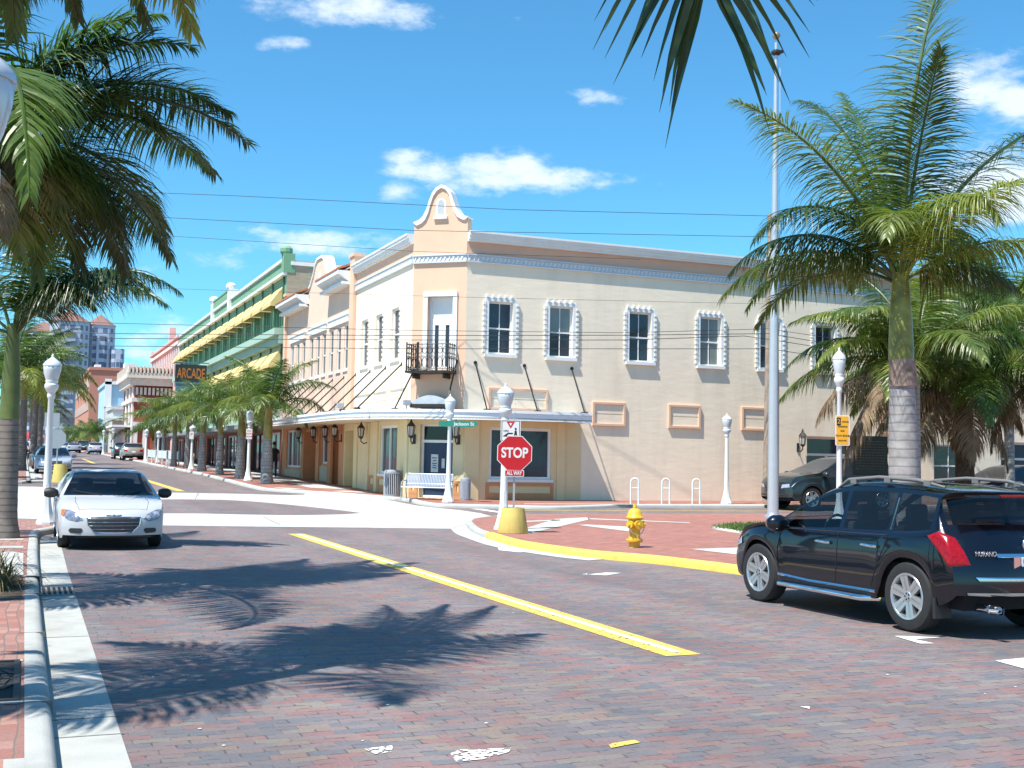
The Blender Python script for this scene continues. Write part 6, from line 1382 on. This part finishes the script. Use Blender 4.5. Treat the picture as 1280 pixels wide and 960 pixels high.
# ---- bench and litter bins by the corner door
bl=G(505,618,.12); br_=G(562,621,.12); cd=ray(534,612); tt=(40.7*.753+13.9*.659-.95)/(cd.x*.659+cd.y*.753); ctr=CC+cd*tt; ctr.z=gz(ctr.y)+.12; ang=R(-38); Lb=1.75
bn=empty('park_bench',ctr,'grey slatted metal bench with curved arms in front of the corner door','bench',rz=ang); bm_=mat('bench_grey',(.36,.40,.46),.4,.06,8,metal=.2)
m=MB()
for k in range(30): x=-Lb/2+Lb*(k+.5)/30; m.box(x-.021,x+.021,-.30,.13,.425,.445)
m.tube([(-Lb/2,-.31,.43),(Lb/2,-.31,.43)],.022,6); m.tube([(-Lb/2,.13,.43),(Lb/2,.13,.43)],.018,6); m.build('seat',bm_,bn)
m=MB()
for k in range(30): x=-Lb/2+Lb*(k+.5)/30; m.add([(x-.021,.14,.46),(x+.021,.14,.46),(x+.021,.27,.89),(x-.021,.27,.89),(x-.021,.16,.455),(x+.021,.16,.455),(x+.021,.29,.885),(x-.021,.29,.885)],[(0,1,2,3),(4,5,6,7),(0,1,5,4),(1,2,6,5),(2,3,7,6),(3,0,4,7)])
m.tube([(-Lb/2,.28,.90),(Lb/2,.28,.90)],.02,6); m.tube([(-Lb/2,.17,.55),(Lb/2,.17,.55)],.016,6); m.build('backrest',bm_,bn)
for sx in (-1,1):
    x=sx*Lb/2; m=MB(); m.tube([(x,-.32,0),(x,-.28,.25),(x,-.30,.45),(x,-.28,.6),(x,-.1,.66),(x,.12,.66),(x,.2,.7)],.022,6); m.tube([(x,.26,0),(x,.18,.25),(x,.15,.45),(x,.28,.92)],.022,6); m.build('leg',bm_,bn)
def bin_(px,py,label,r,h,m_):
    d_=ray(px,py); b=CC+d_*((12.72/d_.x) if px<540 else (39.6/d_.y)); b.z=gz(b.y)+.12; ro=empty('litter_bin',b,label,'litter bin'); m=MB()
    for k in range(26): a=2*PI*k/26; m.box(-.0,.0,0,0,0,0) if False else m.tube([(r*math.cos(a),r*math.sin(a),.05),(r*math.cos(a),r*math.sin(a),h*.86)],.022,4)
    m.build('slats',m_,ro); m=MB(); m.lathe([(r*1.04,0),(r*1.04,.06),(r*.9,.06)],20); m.build('foot_ring',m_,ro); m=MB(); m.lathe([(r*1.04,h*.84),(r*1.08,h*.86),(r*1.08,h*.93),(r*.8,h*.93)],20); m.build('band',m_,ro); m=MB(); m.lathe([(r*.9,.04),(r*.9,h*.84),(r*.001,h*.84)],16); m.build('liner',mat('liner_dark',(.05,.05,.06),.8),ro)
    m=MB(); m.lathe([(r*1.0,h*.93),(r*.95,h*.98),(r*.5,h),(r*.001,h)],20); m.build('lid',m_,ro,smooth=40); return ro
bin_(490,616.5,'grey slatted litter bin left of the bench under the shop window',.30,.98,mat('bin_grey',(.34,.34,.37),.5,.06,6)); bin_(581.5,620.5,'slimmer pale blue grey litter bin right of the bench',.17,.80,bm_)
# ---- bicycle racks
for px,lb in ((795,'left white hoop bicycle rack, behind the hydrant'),(833.5,'middle one of the three white hoop bicycle racks'),(871,'right white hoop bicycle rack, closest to the flagpole')):
    b=G(px,633.5,.02); b=Vector((b.x,max(b.y,37.65),gz(37.65)+.12)); ro=empty('bicycle_rack',b,lb,'bicycle rack','white hoop bicycle racks along the kerb'); h=.92; w=.14
    m=MB(Matrix.Rotation(R(-20),4,'Z')); m.tube([(-w,0,0),(-w,0,h-w)]+[(-w*math.cos(a),0,h-w+w*math.sin(a)) for a in [PI*k/10 for k in range(1,10)]]+[(w,0,h-w),(w,0,0)],.03,8); m.build('hoop',metal_w,ro,smooth=60)
    m=MB(Matrix.Rotation(R(-20),4,'Z')); m.tube([(-w,0,h*.62),(w,0,h*.62)],.02,6); m.build('crossbar',metal_w,ro)
# ---- historical marker behind the SUV
hx0=pY(1064,560,31); hx1=pY(1110,600,31); mk=empty('history_marker',Vector(((hx0.x+hx1.x)/2,31,.126)),'dark green historical marker panel with fine gold text behind the royal palm','marker')
zt=pY(1085,545,31).z-.126; zb=pY(1085,594,31).z-.126; hw=(hx1.x-hx0.x)/2
m=MB(); m.box(-hw*.95,hw*.95,-.04,.04,zb,zt); pn=m.build('panel',mat('marker_green',(.010,.022,.016),.5,.1,5),mk,bevel=.02)
m=MB()
for k in range(11):
    z=zt-.2-k*(zt-zb-.3)/11; x=-hw*.82
    rr=random.Random(k)
    while x<hw*.75: l=rr.uniform(.04,.12); m.box(x,x+l,-.047,-.041,z,z+.035); x+=l+.03
m.build('text_rows',mat('marker_gold',(.10,.085,.045),.7),pn)
m=MB(); m.box(-hw*.98,hw*1.25,-.08,.08,zb-.16,zb-.05); m.build('rail',mat('marker_dark',(.018,.03,.026),.5),mk); m=MB(); m.box(-.06,.06,-.06,.06,0,zb-.15); m.build('post',MATS['marker_dark'],mk)
# ---- drain grate, tree grate, ornamental grass
dg=empty('drain_grate',(.45,15.35,.008),'iron drain grate set in the concrete gutter on the left','drain grate'); m=MB()
m.ring(0,0,0,0,0,0,0) if False else None
for k in range(7): x=-.20+.36*k/6; m.box(x,x+.026,-.42,.42,0,.012)
m.box(-.2,.19,-.44,-.41,0,.013); m.box(-.2,.19,.41,.44,0,.013); m.build('bars',mat('grate_iron',(.30,.27,.26),.6,.2,10,metal=.4),dg); m=MB(); m.box(-.2,.19,-.42,.42,-.004,.003); m.build('pit',MATS['drain_dark'],dg)
tg=empty('tree_grate',(-.72,8.86,.131),'dark iron tree grate with radiating slots set in the brick walk','tree grate'); m=MB()
for q in range(9):
    for a0 in range(0,360,4):
        pass
for rr in [.2+.065*k for k in range(9)]:
    n=max(12,int(rr*34))
    for k in range(n):
        if k%3==2: continue
        a0,a1=2*PI*k/n,2*PI*(k+.82)/n; pts=[(rr*math.cos(a0),rr*math.sin(a0)),(rr*math.cos(a1),rr*math.sin(a1)),((rr+.04)*math.cos(a1),(rr+.04)*math.sin(a1)),((rr+.04)*math.cos(a0),(rr+.04)*math.sin(a0))]
        if all(abs(x)<.75 and abs(y)<.75 for x,y in pts): m.prism(pts,.0,.012)
m.box(-.76,.76,-.76,-.72,0,.013); m.box(-.76,.76,.72,.76,0,.013); m.box(.72,.76,-.72,.72,0,.013); m.build('ribs',mat('grate_dark',(.05,.045,.042),.6,.2,10,metal=.3),tg); m=MB(); m.box(-.75,.75,-.75,.75,-.003,.002); m.build('bed',MATS['drain_dark'],tg)
gr_m=leaf_mat('ornamental_grass',(.10,.075,.03),(.34,.27,.13),.2,rough=.7,scale=7)
for (x,y,lb,s) in ((-.28,15.0,'tan clump of ornamental grass spilling over the left kerb',1.0),):
    m=MB(); r=random.Random(3)
    for k in range(420):
        a=r.uniform(0,2*PI); e=r.uniform(.45,1.45); p=Vector((r.uniform(-.18,.18),r.uniform(-.45,.45),0)); d=Vector((math.cos(a)*math.cos(e),math.sin(a)*math.cos(e),math.sin(e))); ln=r.uniform(.35,.85)*s; wv_=Vector((-math.sin(a),math.cos(a),0)); vs=[]
        for j in range(6):
            w_=.007*(1-j/6)+.001; vs+=[p-wv_*w_,p+wv_*w_]; d=(d+Vector((0,0,-.34-.05*j))).normalized(); p=p+d*ln/5
        m.add(vs,[(2*j,2*j+1,2*j+3,2*j+2) for j in range(5)])
    root=empty('grass_clump',(x,y,.13),lb,'grass clump'); m.build('blades',gr_m,root)
# turf in the kerbed bed
m=MB(); r=random.Random(11); gx=[p[0] for p in gp]; gy=[p[1] for p in gp]
def inpoly(x,y,P):
    c=False
    for i in range(len(P)):
        a,b=P[i],P[i-1]
        if (a[1]>y)!=(b[1]>y) and x<(b[0]-a[0])*(y-a[1])/(b[1]-a[1])+a[0]: c=not c
    return c
k=0
while k<4200:
    x=r.uniform(min(gx),max(gx)); y=r.uniform(min(gy),max(gy))
    if not inpoly(x,y,gp): continue
    k+=1; a=r.uniform(0,PI); h=r.uniform(.05,.12); dx,dy=math.cos(a)*.018,math.sin(a)*.018; sx,sy=r.uniform(-.04,.04),r.uniform(-.04,.04)
    m.add([(x-dx,y-dy,.148),(x+dx,y+dy,.148),(x+sx,y+sy,.148+h)],[(0,1,2)])
o=m.build('grass',leaf_mat('turf_blades',(.06,.11,.02),(.16,.22,.05),.25,rough=.6,scale=3),None,kind='stuff'); tag(o,'small patch of green turf inside the white kerbed bed','grass')
# ================================================================ MORE PALMS
def row_palm(px,py,tpx,label,seed,fs=1.0,sh=1.1,tr=trunk_m,r0=.2,grp='royal palms along the far right walk',nf=13,ktop=None):
    b=G(px,py,.12); zt=pY(px,tpx,b.y).z-b.z; return palm(b,label,zt,sh,r0,r0*.72,nf=nf,group=grp,trunk=tr,shaft=shaft_o,seed=seed,fscale=fs,bulge=1.05)
row_palm(333,604,548,'first palm of the far row, beside the lamp with the parking sign',21,1.02,1.5,r0=.27)
row_palm(300,598,545,'second palm of the far row, with a stained grey trunk behind the lamp',22,.98,1.2,r0=.24)
row_palm(274,593,543,'third palm of the far row, with a dark slender trunk',23,.95,1.2)
row_palm(252,589,541,'fourth palm of the far row, with a swollen grey foot',24,.95,1.2,r0=.24)
row_palm(233.5,585,540,'fifth palm of the far row, just left of the lamp with a small sign',25,.95,1.2)
row_palm(217,583,541,'sixth palm of the far row, next to the white fence',26,1.0,1.2)
for i,(px,Y,top,lb) in enumerate(((195,112,548,'palm behind the white fence, in front of the brick restaurant'),(205,103,545,'palm between the white fence lamps'),(178,124,549,'last palm of the row, by the brick restaurant corner'),(112,176,553,'small distant palm beside the pale hatchback'),(122,165,552,'distant palm in front of the terracotta block'),(100,200,553,'distant palm over the parked cars'),(86,215,552,'distant low palm left of the silver car'))):
    p=pY(px,top,Y); b=Vector((p.x,Y,gz(Y)+.12)); palm(b,lb,p.z-b.z,1.0,.2,.15,nf=12,trunk=trunk_m,shaft=shaft_o,seed=40+i,fscale=1.15,group='palms further down the street')
for i,(px,Y,top,rad,lb,fs) in enumerate(((16,56,510,.3,'brown trunked palm just past the left corner',1.2),(30,66,500,.24,'second palm on the far left walk behind the white lamp',1.2),(45,78,495,.22,'third palm on the far left walk, crown left of the white lamp',1.3),(52,92,500,.22,'fourth palm on the far left walk, crown right of the white lamp',1.3),(40,110,515,.2,'fifth palm on the far left walk',1.2),(50,135,528,.2,'sixth palm on the far left walk, by the red umbrellas',1.2))):
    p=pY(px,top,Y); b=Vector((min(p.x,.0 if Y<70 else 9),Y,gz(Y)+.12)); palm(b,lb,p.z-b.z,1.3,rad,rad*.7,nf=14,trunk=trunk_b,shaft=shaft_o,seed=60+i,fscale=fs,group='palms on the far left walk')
# coconut palms with hanging dead fronds on the right
def coconut(px,py,Y,top,label,seed,r0=.2,nf=17,dead=5,fs=1.0,husk=True,fr=None):
    p=pY(px,py,Y); b=Vector((p.x,Y,.126)); zt=pY(px,top,Y).z-b.z; r=random.Random(seed); L_=[]
    for i in range(nf):
        lev=[0,0,1,1,1,2,2,2,2,3,3,3][min(11,int(12*i/nf))]; L_.append((i*137.5+seed*20+r.uniform(-12,12),fv('coco',lev+4*(i%2)),r.uniform(.85,1.05)*fs))
    for i in range(dead): L_.append((i*360/max(1,dead)+seed*40,fv('dead',i%4),r.uniform(.9,1.1)*fs))
    o=palm(b,label,zt,0,r0,r0*.8,fr=(fr or [])+L_,trunk=husk_m if husk else trunk_m,seed=seed,cat='palm tree',name='coconut_palm',group='coconut palms along the long cream wall')
    return o
coconut(1206,600,31.5,482,'stout coconut palm with shaggy dark trunk and brown hanging fronds',3,.34,20,6,1.12,fr=[(LEFT+6,fv('dead',0),1.35),(LEFT-14,fv('dead',1),1.3),(LEFT+25,fv('dead',2),1.2),(LEFT+10,fv('coco',1),1.1),(LEFT-8,fv('coco',2),1.1)])
coconut(1146,600,28.6,455,'slim coconut palm trunk right beside the thick royal palm trunk',5,.13,17,1,1.08,False,fr=[(LEFT+3,fv('dead',0),1.35),(LEFT+22,fv('dead',1),1.2),(LEFT-8,fv('dead',2),1.4),(LEFT-10,fv('coco',2),1.0),(LEFT+8,fv('coco',1),1.0),(LEFT+30,fv('coco',5),1.0)])
coconut(1300,600,30.0,470,'coconut palm cut by the right edge, broad green fronds arching left',7,.25,18,3,1.15,fr=[(LEFT,fv('coco',1),1.1),(LEFT+12,fv('coco',2),1.1),(LEFT-15,fv('coco',0),1.1)])
coconut(1262,600,35.0,400,'taller coconut palm behind, crown above the dark blue car',9,.2,18,2,1.2,False)
# ================================================================ WHITE FENCE, UMBRELLAS, PEOPLE
fm=mat('fence_white',(.62,.66,.66),.5,.05,6)
for i,(a,b) in enumerate((((176,578),(186,579.5)),((188,579.5),(199,581)),((201,581),(214,583)))):
    A=G(*a,.12)+Vector((.5,0,0)); B=G(*b,.12)+Vector((.5,0,0)); ro=empty('barrier_panel',A,['white barrier panel nearest the tan SUV','middle white barrier panel along the walk','white barrier panel nearest the palms'][i],'barrier','white barrier panels along the far walk'); d=B-A
    m=MB(); n=Vector((d.y,-d.x,0)).normalized()*.03
    def bar(z0,z1,t0=0,t1=1):
        p=d*t0;q=d*t1; m.add([p-n+Vector((0,0,z0)),p+n+Vector((0,0,z0)),q+n+Vector((0,0,z0)),q-n+Vector((0,0,z0)),p-n+Vector((0,0,z1)),p+n+Vector((0,0,z1)),q+n+Vector((0,0,z1)),q-n+Vector((0,0,z1))],[(0,3,2,1),(4,5,6,7),(0,1,5,4),(1,2,6,5),(2,3,7,6),(3,0,4,7)])
    bar(.45,1.0); m.build('panel',fm,ro); m=MB()
    for t in (0,.5,.96): bar(0,1.05,t,t+.04)
    m.build('posts',fm,ro)
red_c=mat('red_cloth',(.50,.03,.05),.8,.1,4)
for px,py,Y,lb in ((37,543,140,'left red market umbrella far down the left walk'),(46,545,150,'right red market umbrella far down the left walk')):
    p=pY(px,py,Y); ro=empty('market_umbrella',(p.x,Y,gz(Y)+.1),lb,'umbrella'); h=p.z-gz(Y)-.1; m=MB(); m.lathe([(1.3,h-.3),(1.25,h-.2),(.05,h+.25)],8); m.build('canopy',red_c,ro); m=MB(); m.tube([(0,0,0),(0,0,h)],.03,6); m.build('pole',fm,ro)
skin=mat('skin',(.42,.25,.17),.6,.05,6)
def person(loc,label,shirt,trouser,rz=0,sit=False,s=1.0):
    me=bpy.data.meshes.new('person'); o=bpy.data.objects.new('person',me); COL.objects.link(o)
    hipz=.92 if not sit else .5
    kn=[(.1,-.02,.48),(.1,.02,.06),(.1,-.16,.04)] if not sit else [(.12,-.42,.48),(.12,-.44,.07),(.12,-.6,.05)]
    V=[(0,0,hipz),(0,.01,hipz+.25),(0,.02,hipz+.48),(0,.0,hipz+.58),(0,-.03,hipz+.68),(0,-.02,hipz+.80)]; E=[(0,1),(1,2),(2,3),(3,4),(4,5)]; Rr=[.15,.14,.15,.055,.09,.075]
    for sx in (-1,1):
        k=len(V); V+=[(sx*.1,0,hipz-.05)]+[(sx*x,y,z) for x,y,z in kn]; Rr+=[.095,.062,.042,.035]; E+=[(0,k),(k,k+1),(k+1,k+2),(k+2,k+3)]
        k=len(V); V+=[(sx*.19,.01,hipz+.45),(sx*.25,.03,hipz+.18),(sx*.24,-.12 if not sit else -.25,hipz-.04 if not sit else hipz+.15),(sx*.23,-.16 if not sit else -.32,hipz-.1 if not sit else hipz+.15)]; Rr+=[.06,.045,.035,.03]; E+=[(2,k),(k,k+1),(k+1,k+2),(k+2,k+3)]
    me.from_pydata(V,E,[]); md=o.modifiers.new('skin','SKIN'); 
    for i,v in enumerate(me.skin_vertices[0].data): v.radius=(Rr[i],Rr[i]); v.use_root=(i==0)
    sb_=o.modifiers.new('sub','SUBSURF'); sb_.levels=1; sb_.render_levels=1
    dg=bpy.context.evaluated_depsgraph_get(); m2=bpy.data.meshes.new_from_object(o.evaluated_get(dg)); o.modifiers.clear(); o.data=m2
    for p_ in m2.polygons: p_.use_smooth=True
    m2.materials.clear(); m2.materials.append(skin); m2.materials.append(shirt); m2.materials.append(trouser)
    for p_ in m2.polygons:
        z=p_.center.z
        p_.material_index=0 if z>hipz+.56 or (abs(p_.center.x)>.2 and z<hipz+.3) else (1 if z>hipz+.0 else (2 if z>.1 else 2))
    o.location=loc; o.rotation_euler=(0,0,rz); o.scale=(s,)*3
    m=MB(); m.lathe([(.001,.13),(.07,.11),(.1,.04),(.1,-.02),(.085,-.05)],12,(0,.005,hipz+.78),cap=False); m.build('hair',mat('hair_dark',(.03,.02,.015),.8),o,smooth=60)
    tag(o,label,'person'); return o
p=G(225,581,.12); person(p+Vector((.8,.5,0)),'person in a red top sitting behind the far palm row',red_c,seat_m,PI/2,True)
m=MB(); m.box(-.22,.22,-.22,.22,.40,.44); ro=empty('cafe_chair',p+Vector((.8,.5,0)),'white cafe chair under the person in red','chair'); m.build('seat',fm,ro); m=MB(); m.box(.18,.22,-.2,.2,.44,.85); m.build('backrest',fm,ro)
for sx,sy in ((-1,-1),(1,-1),(-1,1),(1,1)): m=MB(); m.tube([(sx*.19,sy*.19,0),(sx*.19,sy*.19,.4)],.015,5); m.build('leg',fm,ro)
p=G(311,592,.12); person(Vector((11.8,60.0,gz(60)+.12)),'person in dark clothes walking in the shade behind the lamp with the parking sign',mat('dark_cloth',(.02,.02,.025),.9),mat('dark_cloth2',(.015,.015,.02),.9),PI*.9)
for px,Y,lb,c_ in ((33,92,'person in a blue shirt on the far left walk, left of the pair',(.10,.17,.32)),(39,97,'person in a pale shirt on the far left walk, right of the pair',(.55,.55,.56))):
    q=pY(px,560,Y); person(Vector((q.x-.1,Y,gz(Y)+.12)),lb,mat('shirt'+str(px),c_,.9),seat_m,0)
